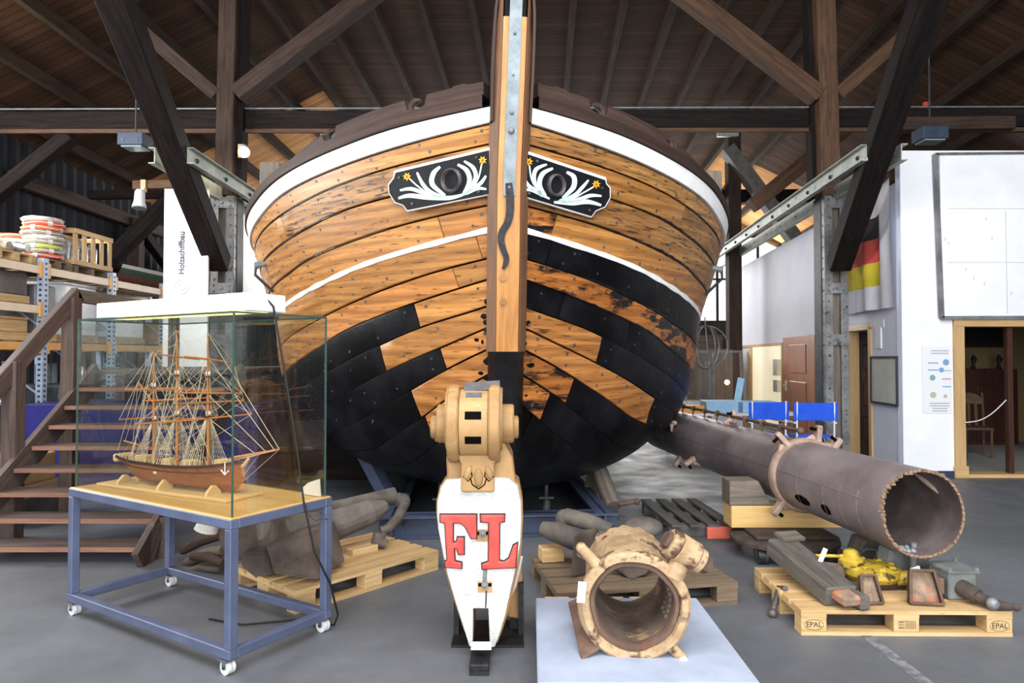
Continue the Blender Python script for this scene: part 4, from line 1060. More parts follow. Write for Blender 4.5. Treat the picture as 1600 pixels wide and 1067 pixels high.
hawse_board(1, [(957, 98), (1507, 283), (1510, 320), (1536, 350), (1536, 420), (1500, 482), (1440, 507), (1410, 548), (944, 408)],
            [(957, 120), (1497, 300), (1502, 326), (1526, 354), (1527, 416), (1494, 474), (1434, 499), (1406, 538), (945, 400)],
            [[(1243, 248), (1290, 280), (1286, 350), (1215, 418), 34], [(1387, 300), (1345, 350), (1290, 402), (1195, 434), 24], [(1152, 223), (1086, 258), (1064, 330), (1105, 405), 32], [(1112, 197), (1042, 230), (1028, 300), (1062, 385), 28],
             [(998, 205), (1010, 290), (1040, 350), (1082, 400), 9], [(962, 280), (985, 330), (1030, 365), (1085, 408), 26], [(948, 370), (1000, 364), (1060, 388), (1130, 424), 22],
             [(1472, 405), (1400, 402), (1320, 428), (1210, 445), 26], [(1470, 466), (1380, 443), (1280, 452), (1160, 446), 32], [(1420, 345), (1350, 385), (1280, 422), (1185, 440), 9]],
            [(993, 180), (1437, 328)], (1172, 335), .088, [(1048, 176), (1476, 352), (1394, 498), (995, 386)])

# ---- steel cradle under the ship
cr = thing('steel_cradle', 'blue grey steel cradle frame on the floor under the hull', 'cradle', V(-.1, 6.1, 0))
def CR(x, y, z): return V(-.10, 6.1, 0) + SL * x + SA * y + V(0, 0, z)
def ibeam(p, q, h, wf, name):
    m = MB(); m.beam(p + V(0, 0, h / 2), q + V(0, 0, h / 2), .02, h)
    for z in (.008, h - .008): m.beam(p + V(0, 0, z), q + V(0, 0, z), wf, .016)
    return m.build(name, 'steel_blue', cr)
ibeam(CR(-1.08, .08, 0.004), CR(1.06, .08, 0.004), .19, .2, 'front_beam')
ibeam(CR(-1.08, 3.4, 0.004), CR(1.06, 3.4, 0.004), .19, .2, 'rear_beam')
for x in (-.96, .94): ibeam(CR(x, .0, 0.006), CR(x, 3.5, 0.006), .19, .17, 'side_beam')
for x in (-.55, .45):
    m = MB(); m.tube([CR(x, .35, .0), CR(x, .35, .25)], .04, 10); m.tube([CR(x, .35, .25), CR(x, .35, .47)], .018, 8); m.tube([CR(x - .07, .35, .27), CR(x + .07, .35, .27)], .012, 6); m.build('screw_jack', 'machine_grey', cr, smooth=40)
m = MB(); m.beam(CR(1.0, 1.2, .02), CR(1.55, 1.6, 1.0) - SL * .25, .11, .11); m.build('side_prop', 'old_wood', cr)
m = MB(); m.beam(CR(-1.0, .9, .02), CR(-1.5, 1.3, .8), .13, .13); m.build('side_prop', 'steel_blue', cr)
# rusty roller prop by the cradle
t = thing('prop_roller', 'rusty round prop with a handle beside the cradle', 'prop', pz(950, 790))
p = pz(958, 792, .12)
m = MB(); m.cyl(p, p + V(-.09, .35, .3), .085, 16); m.build('drum', 'old_wood', t, smooth=40)
m = MB(); m.tube([p + V(.06, -.02, .03), p + V(.22, -.03, .06)], .022, 8); m.ball(p + V(.23, -.03, .06), .035, 10, 6); m.build('handle', 'rust', t, smooth=50)
m = MB(); m.box(p + V(-.02, .1, -.06), (.14, .3, .12)); m.build('foot', 'rust_dark', t)

# ================================================================== GLASS CASE ON TROLLEY
TN = V(-1.41, 3.44, 0); E1 = V(-.85, .527, 0).normalized(); E2 = V(.527, .85, 0).normalized()
TL, TW = 1.6, .68
def T(g, w_, z): return TN + E1 * g + E2 * w_ + V(0, 0, z)
RT = Matrix((E1, E2 * -1 if E1.cross(E2).z < 0 else E2, V(0, 0, 1))).transposed()
RT = Matrix((E1, V(0, 0, 1).cross(E1), V(0, 0, 1))).transposed()
tr = thing('display_trolley', 'blue grey steel trolley on castors under the glass case', 'trolley', T(.8, .34, 0))
def bar(p, q, s, name, mt='frame_blue', par=None): return MB().beam(p, q, s, s).build(name, mt, par or tr, bevel=.004)
s = .05; h = s / 2
for z0, nm in ((.755, 'top_rail'), (.105, 'bottom_rail')):
    bar(T(0, h, z0), T(TL, h, z0), s, nm); bar(T(0, TW - h, z0), T(TL, TW - h, z0), s, nm)
    bar(T(h, s, z0), T(h, TW - s, z0), s, nm); bar(T(TL - h, s, z0), T(TL - h, TW - s, z0), s, nm)
for g in (h, TL - h):
    for w_ in (h, TW - h):
        MB().beam(T(g, w_, .13), T(g, w_, .73), s, s, E1).build('leg', 'frame_blue', tr, bevel=.004)
        c = T(g + (.02 if g < .5 else -.02), w_, .036)
        ca = MB(); ca.box(c + V(0, 0, .04), (.075, .075, .008), RT); ca.beam(c + V(.0, 0, .036) + E2 * .024, c + E2 * .024 - V(0, 0, .005), .03, .004, E2); ca.beam(c + V(0, 0, .036) - E2 * .024, c - E2 * .024 - V(0, 0, .005), .03, .004, E2)
        co = ca.build('castor', 'chrome', tr)
        for sx in (-.012, .012): MB().cyl(c + E2 * (sx - .009), c + E2 * (sx + .009), .036, 20).build('wheel', 'wheel_white', co, smooth=40)
        MB().cyl(c - E2 * .03, c + E2 * .03, .008, 8).build('axle', 'steel_dark', co)
top = MB(); top.box(T(TL / 2, TW / 2, .776), (TL - .012, TW - .012, .018), RT); top.build('table_board', 'birch_ply', tr, bevel=.002)
wr = MB(); wr.tube([T(.02, .52, .70), T(-.05, .5, .685), T(-.07, .58, .68), T(.02, .60, .70)], .004, 6); wr.build('wire_hook', 'chrome', tr)
gc = thing('glass_case', 'clear glass display case standing on the blue trolley', 'display case', T(.8, .34, .786))
Z0, Z1 = .787, 1.83; i0 = .03
def pane(p, q, z0, z1, th, nm):
    x = (q - p).normalized(); m = MB(); c = (p + q) / 2; R = frame(x)
    m.box(c + V(0, 0, (z0 + z1) / 2), ((q - p).length, th, z1 - z0), R)
    m.m = []
    for f in m.f: m.m.append(0)
    return m.build(nm, 'case_glass', gc)
pane(T(i0, i0, 0), T(TL - i0, i0, 0), Z0, Z1, .006, 'front_pane'); pane(T(i0, TW - i0, 0), T(TL - i0, TW - i0, 0), Z0, Z1, .006, 'rear_pane')
pane(T(i0, i0 + .004, 0), T(i0, TW - i0 - .004, 0), Z0, Z1, .006, 'side_pane'); pane(T(TL - i0, i0 + .004, 0), T(TL - i0, TW - i0 - .004, 0), Z0, Z1, .006, 'side_pane')
m = MB(); m.box(T(TL / 2, TW / 2, Z1 + .004), (TL - 2 * i0 + .006, TW - 2 * i0 + .006, .007), RT); m.build('top_pane', 'case_glass', gc)
for g in (i0, TL - i0):
    for w_ in (i0, TW - i0): MB().box(T(g, w_, (Z0 + Z1) / 2), (.008, .008, Z1 - Z0), RT).build('edge_seal', 'glass_edge', gc)
for (p, q) in ((T(i0, i0, Z1), T(TL - i0, i0, Z1)), (T(i0, i0, Z1), T(i0, TW - i0, Z1)), (T(TL - i0, i0, Z1), T(TL - i0, TW - i0, Z1)), (T(i0, TW - i0, Z1), T(TL - i0, TW - i0, Z1))):
    MB().beam(p, q, .007, .009).build('edge_seal', 'glass_edge', gc)
# light box lying on the glass
lb = thing('light_box', 'long white light box lying on top of the glass case', 'lamp', T(.8, .2, Z1 + .01))
c = T(.03 + .72, .09 + .13, Z1 + .058)
MB().box(c, (1.46, .26, .095), RT).build('housing', 'white_panel', lb, bevel=.006)
MB().box(c - V(0, 0, .0485), (1.36, .10, .004), RT).build('tube_cover', 'tube_glow', lb)
# cable from the light box down to the floor
cb = MB()
pr = lambda g, w_, z: T(g, w_, z)
cb.tube([c - E1 * .72 + V(0, 0, .03), T(.012, .26, 1.87), T(.012, .28, 1.78), T(.01, .34, 1.5), T(.008, .42, 1.1), T(-.005, .46, .8), T(-.03, .52, .5), T(-.05, .62, .3), T(-.04, .69, .1), T(.0, .70, .03), T(.12, .70, .012), T(.3, .66, .012), T(.5, .45, .012), T(.75, .4, .012)], .006, 6)
tag(cb.build('power_cable', 'rubber_black', smooth=60), 'black power cable hanging from the light box to the floor', 'cable')
pb = MB(); pb.poly([(0, 0), (.16, .0), (.15, .1), (.06, .07), (.02, .04)], -E1, V(0, 0, 1), T(.2, TW - .05, .788), .012)
tag(pb.build('paper_scrap', 'cream'), 'pale crumpled paper in the rear corner of the glass case', 'paper')

# ---- ship model inside
MS = V(-2.497, 4.42, 0); MDv = V(.893, -.449, 0).normalized(); MN = V(-MDv.y * -1, -MDv.x, 0); MN = V(MDv.y, -MDv.x, 0).normalized()
def Mo(s_, l, z): return MS + MDv * s_ + MN * l + V(0, 0, z)
RM = Matrix((MDv, V(0, 0, 1).cross(MDv), V(0, 0, 1))).transposed()
st = thing('model_stand', 'pale wooden base board with three chocks under the model ship', 'stand', Mo(.5, 0, .786))
MB().box(Mo(.5, .0, .795), (1.16, .27, .018), RM).build('base_board', 'timber_new', st, bevel=.003)
for s_ in (.12, .50, .92):
    for sd in (-1, 1):
        w0 = .105
        MB().poly([(0, 0), (.105, 0), (.095, .03), (.06, .05), (.035, .022)] if False else [(.018, 0), (.12, 0), (.11, .022), (.075, .055), (.055, .055), (.02, .018)], MN * sd, V(0, 0, 1), Mo(s_ - .011, 0, .804), .022 * (1 if sd > 0 else -1)).build('chock', 'timber_new', st)
ms = thing('model_ship', 'three masted wooden model sailing ship inside the glass case', 'model ship', Mo(.5, 0, .806))
LS = 1.08
f_hb = pchip([0, .08, .25, .5, .75, .9, 1.0, 1.08], [.062, .082, .10, .106, .10, .075, .038, .004])
f_sh = pchip([0, .2, .5, .8, 1.08], [.972, .955, .95, .964, 1.0])
f_kl = pchip([0, .1, .2, .9, 1.0, 1.08], [.92, .85, .822, .815, .825, .90])
def mh(s_, t, sd):                    # t 0 keel..1 sheer
    k = f_kl(s_); sh = f_sh(s_); b_ = f_hb(s_)
    full = .42 if .2 < s_ < .85 else .42 + .5 * min(1, max((.2 - s_) / .2, (s_ - .85) / .23))
    y = b_ * min(1.0, t ** full * 1.02); return Mo(s_, sd * y, k + (sh - k) * t)
rows = []
for i in range(28):
    s_ = LS * i / 27; rows.append([mh(s_, 1 - j / 9, -1) for j in range(10)] + [mh(s_, j / 9, 1) for j in range(1, 10)])
m = MB(); m.grid(rows); m.face(range(19)); m.build('hull', 'model_wood', ms, smooth=50)
for sd in (-1, 1):
    r1 = []
    for i in range(28):
        s_ = LS * i / 27; p = mh(s_, 1, sd); r1.append([p + V(0, 0, -.012), p + MN * sd * .004 + V(0, 0, -.012), p + MN * sd * .004 + V(0, 0, .006), p + V(0, 0, .006)])
    m = MB(); m.grid(r1, cv=True); m.build('rail', 'dark_door', ms)
    r1 = []
    for i in range(22):
        s_ = .1 + .84 * i / 21; p = mh(s_, .72, sd) + MN * sd * .001; r1.append([p, p + MN * sd * .0035, p + MN * sd * .0035 + V(0, 0, .004), p + V(0, 0, .004)])
    m = MB(); m.grid(r1, cv=True); m.build('wale', 'dark_door', ms)
m = MB(); m.grid([[Mo(LS * i / 20, -f_hb(LS * i / 20) * .96, f_sh(LS * i / 20) - .014), Mo(LS * i / 20, f_hb(LS * i / 20) * .96, f_sh(LS * i / 20) - .014)] for i in range(21)]); m.build('deck', 'pallet_old', ms)
m = MB(); m.box(Mo(-.012, 0, .955), (.04, .13, .05), RM); m.build('stern_gallery', 'frame_pine', ms, bevel=.01)
for s_, l in ((.2, .11), (.44, .07), (.62, .08), (.9, .08)):
    m = MB(); m.box(Mo(s_, 0, f_sh(s_) + .006), (l, .07, .04), RM); m.build('deckhouse', 'timber_new', ms, bevel=.003)
m = MB(); p = mh(.98, .9, 1) + MN * .012
m.tube([p + V(0, 0, .03), p - V(0, 0, .045)], .003, 6); m.tube([p - MDv * .03 - V(0, 0, .02), p - V(0, 0, .045), p + MDv * .03 - V(0, 0, .02)], .004, 6); m.build('anchor', 'white_paint', ms)
m = MB(); m.box(mh(.42, .62, 1) + MN * .002, (.028, .004, .014), RM); m.build('name_plate', 'cream', ms)
bs0 = Mo(.98, 0, 1.01); bs1 = Mo(1.345, 0, 1.085)
m = MB(); m.tube([bs0, bs1], [.012, .005], 8); m.build('bowsprit', 'spar_wood', ms, smooth=50)
m = MB(); m.tube([Mo(1.0, 0, .93), Mo(1.07, 0, .98), Mo(1.11, 0, 1.02)], [.012, .012, .008], 6); m.build('figurehead', 'timber_new', ms, smooth=50)
rig = MB()
def line(a, c, r=.0011): rig.tube([a, c], r, 3, caps=False)
masts = {'mizzen': (.285, 1.636, .95), 'main': (.50, 1.765, .94), 'fore': (.775, 1.75, .96)}
tops = {}
for nm, (s_, zt, zb) in masts.items():
    rake = -.018; tp = Mo(s_ + rake, 0, zt); tops[nm] = tp
    m = MB(); m.tube([Mo(s_, 0, zb - .03), Mo(s_ + rake * .5, 0, (zb + zt) / 2), tp], [.0105, .0085, .003], 8); mo = m.build('mast', 'spar_wood', ms, smooth=50)
    for f in (.36, .66):
        p = Mo(s_ + rake * f, 0, zb + (zt - zb) * f); m = MB(); m.box(p, (.035, .06, .006), RM); m.build('mast_top', 'dark_door', mo)
        for d in (-.012, .012): m = MB(); m.box(p + MDv * d + V(0, 0, .022), (.008, .008, .02), RM); m.build('block', 'white_paint', mo)
    for sd in (-1, 1):               # shrouds and ratlines
        for k in range(7):
            ss = s_ - .075 + .022 * k
            line(Mo(ss, sd * f_hb(ss) * 1.0, f_sh(ss)), Mo(s_ + rake * .36, sd * .012, zb + (zt - zb) * .36))
        for k in range(4):
            ss = s_ - .11 + .012 * k
            line(Mo(ss, sd * f_hb(ss), f_sh(ss)), Mo(s_ + rake * .7, 0, zb + (zt - zb) * (.7 if k < 2 else .95)))
        for k in range(7):
            f = (k + 1) / 9; a_ = .075 * (1 - f)
            zz = f_sh(s_) + (zb + (zt - zb) * .36 - f_sh(s_)) * f; yy = f_hb(s_) * (1 - f) + .012 * f
            line(Mo(s_ - a_, sd * yy, zz), Mo(s_ + a_ * .75, sd * yy, zz), .0007)
yaw_b = .32
for nm, levels in (('main', ((1.214, .24), (1.34, .20), (1.40, .19), (1.60, .13))), ('fore', ((1.235, .25), (1.33, .20), (1.385, .19), (1.585, .14)))):
    s_, zt, zb = masts[nm]; prev = None
    for i, (z, hl) in enumerate(levels):
        ya = yaw_b + (.1 if nm == 'fore' else 0); dv = (MN * math.cos(ya) - MDv * math.sin(ya))
        cpt = Mo(s_ + .012 - .018 * (z - zb) / (zt - zb), 0, z); tilt = V(0, 0, -.012 + .01 * i)
        a_, c_ = cpt - dv * hl - tilt, cpt + dv * hl + tilt
        m = MB(); m.tube([a_, cpt, c_], [.0035, .0065, .0035], 8); m.build('yard', 'spar_wood', ms, smooth=50)
        up = Mo(s_ - .018 * .9, 0, min(zt, z + .17)); line(up, a_); line(up, c_)
        if prev: line(prev[0], a_); line(prev[1], c_)
        bk = Mo(s_ - .27, .03, f_sh(.3) + .01 + .08 * i); line(a_, bk); line(c_, bk)
        prev = (a_, c_)
m = MB(); m.tube([Mo(.285, 0, 1.30), Mo(.09, -.02, 1.44)], .005, 6); m.build('gaff', 'spar_wood', ms)
m = MB(); m.tube([Mo(.285, 0, 1.02), Mo(.0, .01, 1.06)], .005, 6); m.build('boom', 'spar_wood', ms)
for z, hl in ((1.40, .17), (1.22, .2)):
    s_ = .285; dv = (MN * math.cos(.3) - MDv * math.sin(.3)); cpt = Mo(s_, 0, z)
    m = MB(); m.tube([cpt - dv * hl, cpt + dv * hl], .0045, 6); m.build('yard', 'spar_wood', ms); line(tops['mizzen'], cpt - dv * hl); line(tops['mizzen'], cpt + dv * hl)
for f, z in ((1.0, 1.74), (.9, 1.6), (.72, 1.38), (.5, 1.24)):
    line(bs0.lerp(bs1, f), Mo(.76, 0, z), .0015)
for za, zb_ in ((1.76, 1.5), (1.6, 1.25), (1.45, 1.05), (1.7, 1.7)): line(Mo(.49, 0, za), Mo(.77, 0, zb_), .0013)
for za, zb_ in ((1.62, 1.45), (1.5, 1.2), (1.4, 1.0), (1.62, 1.68)): line(Mo(.28, 0, za), Mo(.49, 0, zb_), .0013)
line(Mo(.09, -.02, 1.44), Mo(.0, .05, 1.0)); line(Mo(.09, -.02, 1.44), Mo(.0, -.05, 1.0)); line(tops['mizzen'], Mo(.0, 0, 1.06))
line(bs1, Mo(1.06, 0, .88)); line(bs0.lerp(bs1, .6), Mo(1.05, 0, .90)); line(bs1, Mo(1.0, .05, 1.0)); line(bs1, Mo(1.0, -.05, 1.0))
for i in range(14):
    s_ = random.uniform(.05, .95); sd = random.choice((-1, 1)); mm_ = random.choice(list(masts.values()))
    line(Mo(s_, sd * f_hb(s_) * .95, f_sh(s_)), Mo(mm_[0] - .01, 0, random.uniform(1.1, mm_[1])), .0008)
for sd in (-1, 1):
    for i in range(24):
        s_ = .06 + i * .04; p = mh(s_, 1, sd); line(p, p + V(0, 0, .03), .0016)
tag(rig.build('rigging', 'rigging', ms), kind='stuff')

# ================================================================== PALLETS
def pallet(label, c, yaw, tm, lift=0.0, order=None, group='wooden pallets on the hall floor'):
    t = thing('shipping_pallet', label, 'pallet', (0, 0, 0), group)
    for y, w_ in ((-.35, .1), (0, .145), (.35, .1)): MB().box((0, y, .011), (1.2, w_, .022)).build('bottom_board', tm, t)
    for x in (-.5275, 0, .5275):
        for y, w_ in ((-.35, .1), (0, .145), (.35, .1)): MB().box((x, y, .061), (.145, w_, .078)).build('block', tm, t, bevel=.003)
        MB().box((x, 0, .111), (.145, .8, .022)).build('cross_board', tm, t)
    for y, w_ in ((-.3275, .145), (-.164, .1), (0, .145), (.164, .1), (.3275, .145)): MB().box((0, y, .133), (1.2, w_, .022)).build('deck_board', tm, t)
    t.location = (c[0], c[1], lift); t.rotation_euler = (0, 0, yaw); return t
RPC = V(2.27, 4.35, 0); RPY = math.radians(-1.0)
rp = pallet('clean pale pallet with oval stamps carrying tools under the pipe', RPC, RPY, 'pallet_new')
for x, tx in ((-.5275, 'EPAL'), (.5275, 'EPAL')):
    text_mesh(tx, .042, 'stamp_text', 'stamp', rp, (x, -.4012, .061), V(1, 0, 0), V(0, 0, 1), .0006)
    m = MB(); m.tube([(x + .055 * math.cos(k * math.pi / 12), -.4008, .061 + .03 * math.sin(k * math.pi / 12)) for k in range(24)], .0012, 4, closed=True); m.build('stamp_oval', 'stamp', rp)
m = MB()
for (x0, x1, z) in ((-.045, .05, .084), (-.045, .05, .044)): m.beam((x0, -.4008, z), (x1, -.4008, z), .0015, .002)
for x in (-.045, -.018, .05): m.beam((x, -.4008, .044), (x, -.4008, .084), .0015, .002, (0, 1, 0))
m.build('stamp_box', 'stamp', rp)
m = MB()
for z in (.052, .060, .068, .076): m.beam((-.010, -.4008, z), (.044, -.4008, z), .0015, .0022)
for z in (.05, .064, .077): m.beam((-.040, -.4008, z), (-.024, -.4008, z), .0015, .004)
tag(m.build('stamp_print', 'stamp', rp), kind='stuff')
pallet('pale pallet carrying the big anchor behind the trolley', (-1.25, 4.99), math.radians(48.7), 'pallet_new')
pallet('weathered pallet carrying the small anchor behind the rusty ring', (.80, 4.74), math.radians(10.4), 'pallet_old')
pallet('pale pallet hidden under the grey plate', (.60, 3.58), math.radians(90), 'pallet_new')
t = thing('slatted_pallet', 'dark grey old pallet with a red end board left of the pipe', 'pallet', (1.66, 6.5, 0), 'wooden pallets on the hall floor')
dx = V(.06, -1, 0).normalized(); dy = V(1, .06, 0).normalized()
for k, o in enumerate((-.26, -.10, .06, .22)): MB().beam(V(1.66, 6.5, .135) + dy * o - dx * .55, V(1.66, 6.5, .135) + dy * o + dx * .55, .10, .022).build('slat', 'pallet_grey', t, bevel=.003)
for o in (-.45, 0, .42): MB().beam(V(1.66, 6.5, .07) + dx * o - dy * .31, V(1.66, 6.5, .07) + dx * o + dy * .27, .09, .105).build('bearer', 'pallet_grey', t)
MB().beam(V(1.66, 6.5, .075) + dx * .54 - dy * .0, V(1.66, 6.5, .075) + dx * .54 + dy * .29, .025, .1).build('end_board', 'red_board', t)
MB().beam(V(1.66, 6.5, .0125) + dx * .54 - dy * .31, V(1.66, 6.5, .0125) + dx * .54 + dy * .29, .08, .024).build('foot_board', 'pallet_grey', t)

# ================================================================== RUDDER HEAD WITH SCROLL
YR = 3.70
rd = thing('carved_rudder', 'white carved rudder with red letters and a wooden scroll head', 'rudder', (-.17, YR, 0))
P0 = V(0, YR, 0); nR = V(0, -1, 0)
def rp_(u, v, y=YR): return px(u, v, y)
def r2(x, y): return rp_(670 + x / 3.557, 760 + y / 3.557)
out = [rp_(698, 748), rp_(690, 760), r2(53, 80), r2(52, 150), r2(60, 230), r2(78, 330), r2(110, 480), r2(160, 650), r2(205, 790), r2(228, 868), r2(240, 872), r2(247, 850), r2(250, 660), r2(333, 660), r2(340, 850), r2(352, 874), r2(368, 872),
       r2(395, 800), r2(425, 700), r2(460, 540), r2(490, 410), r2(508, 300), r2(514, 180), r2(512, 80), rp_(809, 758), rp_(796, 746), rp_(752, 742)]
m = MB(); m.poly3([p + V(0, .0, 0) for p in out], nR, .05); m.build('white_face', 'white_chalky', rd, bevel=.012, seg=2)
# wooden body behind the face: same outline a little wider at the foot
ctr = sum(out, V(0, 0, 0)) / len(out)
ob = [V(p.x, YR + .26, p.z) for p in out]
out2 = [V(p.x + (p.x + .165) * .045 + (math.copysign(.010, p.x + .165) if p.z < .55 and abs(p.x + .165) > .07 else 0), p.y, p.z) for p in ob]
m = MB(); m.poly3(out2, nR, .258); m.build('wooden_body', 'carved_wood', rd, bevel=.01)
# raised letters (black edge, red face)
def letter(pts, nm):
    def sc(pts, k, d):
        cx = sum(p[0] for p in pts) / len(pts); cy = sum(p[1] for p in pts) / len(pts)
        return [(cx + (p[0] - cx) * k, cy + (p[1] - cy) * k) for p in pts]
    n_ = len(pts)
    def offs(d):
        res = []
        ar = sum(pts[i][0]*pts[(i+1)%n_][1] - pts[(i+1)%n_][0]*pts[i][1] for i in range(n_)); sg = 1 if ar > 0 else -1
        for i in range(n_):
            a, c, e = pts[i - 1], pts[i], pts[(i + 1) % n_]
            d1 = Vector((c[0] - a[0], c[1] - a[1])).normalized(); d2 = Vector((e[0] - c[0], e[1] - c[1])).normalized()
            n1 = Vector((d1.y, -d1.x)) * sg; n2 = Vector((d2.y, -d2.x)) * sg
            bs = n1 + n2
            if bs.length < .1: bs = n1
            bs.normalize(); k = d / max(.4, bs.dot(n1)); res.append((c[0] + bs.x * k, c[1] + bs.y * k))
        return res
    m = MB(); m.poly3([r2(*p) + V(0, -.05, 0) for p in offs(5)], nR, .006); o = m.build('letter_edge', 'outline_black', rd)
    m = MB(); m.poly3([r2(*p) + V(0, -.056, 0) for p in pts], nR, .014); m.build('letter_' + nm, 'red_paint', o, bevel=.007, seg=2)
letter([(70, 142), (268, 142), (268, 272), (240, 272), (205, 205), (180, 188), (140, 188), (140, 296), (158, 292), (164, 266), (200, 266), (200, 360), (170, 360), (162, 330), (146, 326), (150, 396), (186, 404), (186, 436), (98, 430), (96, 398), (108, 394), (96, 188), (70, 182)], 'f')
letter([(290, 142), (422, 142), (420, 180), (394, 186), (392, 394), (420, 398), (446, 380), (470, 310), (492, 298), (482, 432), (300, 440), (298, 410), (334, 400), (336, 186), (292, 182)], 'l')
for (x, y, w_, h_) in ((302, 258, 76, 66), (314, 540, 80, 60)):      # recesses with bolts
    c = r2(x, y) + V(0, -.0505, 0); k = YR / FPX / 3.557
    m = MB(); m.box(c, (w_ * k, .004, h_ * k)); o = m.build('recess', 'carved_wood', rd)
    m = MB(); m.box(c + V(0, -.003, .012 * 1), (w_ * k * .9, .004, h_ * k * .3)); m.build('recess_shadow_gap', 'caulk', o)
    m = MB(); m.cyl(c + V(0, -.004, .012), c + V(0, -.022, .012), .02, 6); m.ball(c + V(0, -.02, .012), .013, 8, 6); m.build('bolt', 'steel_column', o)
m = MB(); a_ = r2(316, 445) + V(0, -.052, 0); c_ = r2(312, 520) + V(0, -.052, 0); m.tube([a_, c_], .011, 8); m.build('bolt_shank', 'steel_column', rd)
m = MB(); m.beam(r2(322, 560) + V(0, -.051, 0), r2(318, 655) + V(0, -.051, 0), .006, .004, (0, 1, 0)); m.build('crack', 'caulk', rd)
# wooden neck and leaf console
k = YR / FPX
m = MB(); m.poly3([rp_(699, 752), rp_(697, 716), rp_(706, 690), rp_(788, 690), rp_(801, 716), rp_(806, 756), rp_(752, 762)], nR, -.30); m.build('neck', 'carved_wood', rd, bevel=.01)
m = MB(); m.poly3([rp_(722, 765), rp_(722, 722), rp_(714, 706), rp_(780, 706), rp_(773, 722), rp_(773, 765)], nR, .075); lf = m.build('leaf_console', 'carved_wood', rd, bevel=.01, seg=2)
m = MB()
yL = YR - .077
for pts in ([(732, 735), (724, 745), (731, 752), (738, 744), (735, 728)], [(763, 735), (771, 745), (764, 752), (757, 744), (760, 728)], [(735, 748), (738, 757), (748, 764), (757, 757), (760, 748)]):
    m.tube([px(u, v, yL) for u, v in pts], .0035, 5)
m.build('carved_leaf_lines', 'caulk', lf)
for (u_, v_, rx_, rz_2, tl) in ((731, 738, .020, .040, .35), (764, 738, .020, .040, -.35), (747.5, 746, .026, .052, 0)):
    mm = MB(); mm.ball(px(u_, v_, yL + .004), 1, 14, 10, (rx_, .016, rz_2), Matrix.Rotation(tl, 3, 'Y')); mm.build('carved_leaf', 'carved_wood', lf, smooth=60)
# scroll: drum across with raised rims, hubs and slots
zc = rp_(740, 662).z; yc = YR + .0; xc = rp_(741, 660).x
RX = Matrix((V(0, 1, 0), V(0, 0, 1), V(1, 0, 0))).transposed()      # lathe axis along x
def drum(x0, x1, r, nm, mt='carved_wood', par=None, bev=.008, yy=0, zz=0, flare=0):
    pr_ = [(0, x0), (r - bev, x0), (r, x0 + bev), (r + flare, (x0 + x1) / 2), (r, x1 - bev), (r - bev, x1), (0, x1)]
    return MB().lathe(pr_, (xc, yc + .02 + yy, zc + zz), RX, 40).build(nm, mt, par or rd, smooth=35)
band = drum(-.078, .083, .188, 'scroll_band')
drum(-.138, -.076, .208, 'scroll_rim', flare=.004); drum(.080, .142, .208, 'scroll_rim', flare=.004)
drum(-.20, -.13, .105, 'scroll_hub', zz=-.0); drum(.135, .215, .105, 'scroll_hub', zz=-.0)
drum(-.235, -.195, .062, 'scroll_knob', zz=-.02); drum(.20, .24, .062, 'scroll_knob', zz=-.02)
for ang in (58, 18, -22):
    a_ = math.radians(ang); d_ = V(0, -math.cos(a_), math.sin(a_)); c = V(xc + .002, yc + .02, zc) + d_ * .186
    R_ = Matrix((V(1, 0, 0), d_.cross(V(1, 0, 0)), d_)).transposed()
    m = MB(); m.box(c, (.085, .042, .008), R_); m.build('slot', 'caulk' if ang < 40 else 'lead_grey', band)
    if ang == 18: m = MB(); m.box(c + R_ @ V(0, .0, .0) - V(0, 0, .008), (.075, .02, .010), R_); m.build('slot_wedge', 'old_wood', band)
# side volute spirals
for sd, x in ((-1, -.139), (1, .143)):
    pts = []
    for i in range(40):
        t_ = i / 39; r = .19 - .09 * t_; a_ = 1.2 + t_ * 5.2; pts.append(V(xc + x, yc + .02 + r * math.cos(a_), zc + r * math.sin(a_)))
    m = MB(); m.tube(pts, .012, 6); m.build('volute', 'carved_wood', rd, smooth=60)
m = MB(); m.box(rp_(747, 603) + V(.02, .03, .0), (.195, .14, .008), Matrix.Rotation(math.radians(-4), 3, 'Y') @ Matrix.Rotation(math.radians(14), 3, 'X')); m.build('lead_cap', 'lead_grey', rd)
# black stand, foot bar and side fittings
sd_ = thing('rudder_stand', 'black steel stand holding the carved rudder upright', 'stand', (-.15, 3.95, 0))
m = MB(); m.box((-.135, 3.97, .008), (.40, .36, .016)); m.build('base_plate', 'black_iron', sd_)
for x in (-.318, .052): m = MB(); m.beam((x, 3.98, .016), (x, 3.98, .30), .03, .10, (0, 1, 0)); m.build('upright', 'black_iron', sd_)
m = MB(); m.box((-.165, 3.66, .035), (.10, .38, .03)); m.build('foot_bar', 'black_iron', sd_, bevel=.004)
m = MB(); m.box((-.165, 3.49, .012), (.10, .06, .024)); m.build('foot_pad', 'black_iron', sd_)
m = MB(); m.box(rp_(752, 1009, 3.56) + V(0, 0, .0), (.105, .045, .002), Matrix.Rotation(math.radians(35), 3, 'X')); tag(m.build('paper_tag', 'paper'), 'white paper tag lying at the foot of the carved rudder', 'tag')
pt = thing('pintle_fitting', 'weathered tan timber block with worn rope beside the rudder foot', 'fitting', (.06, 4.0, 0))
m = MB(); m.poly3([px(793, 965, 3.98), px(791, 905, 3.98), px(800, 880, 3.98), px(814, 884, 3.98), px(818, 925, 3.98), px(812, 968, 3.98)], nR, -.16); m.build('timber_block', 'carved_wood', pt, bevel=.01)
m = MB(); m.beam(V(px(806, 940, 4.05).x, 4.06, 0.0), V(px(806, 940, 4.05).x, 4.06, .18), .07, .1, (0, 1, 0)); m.build('foot', 'black_iron', pt)
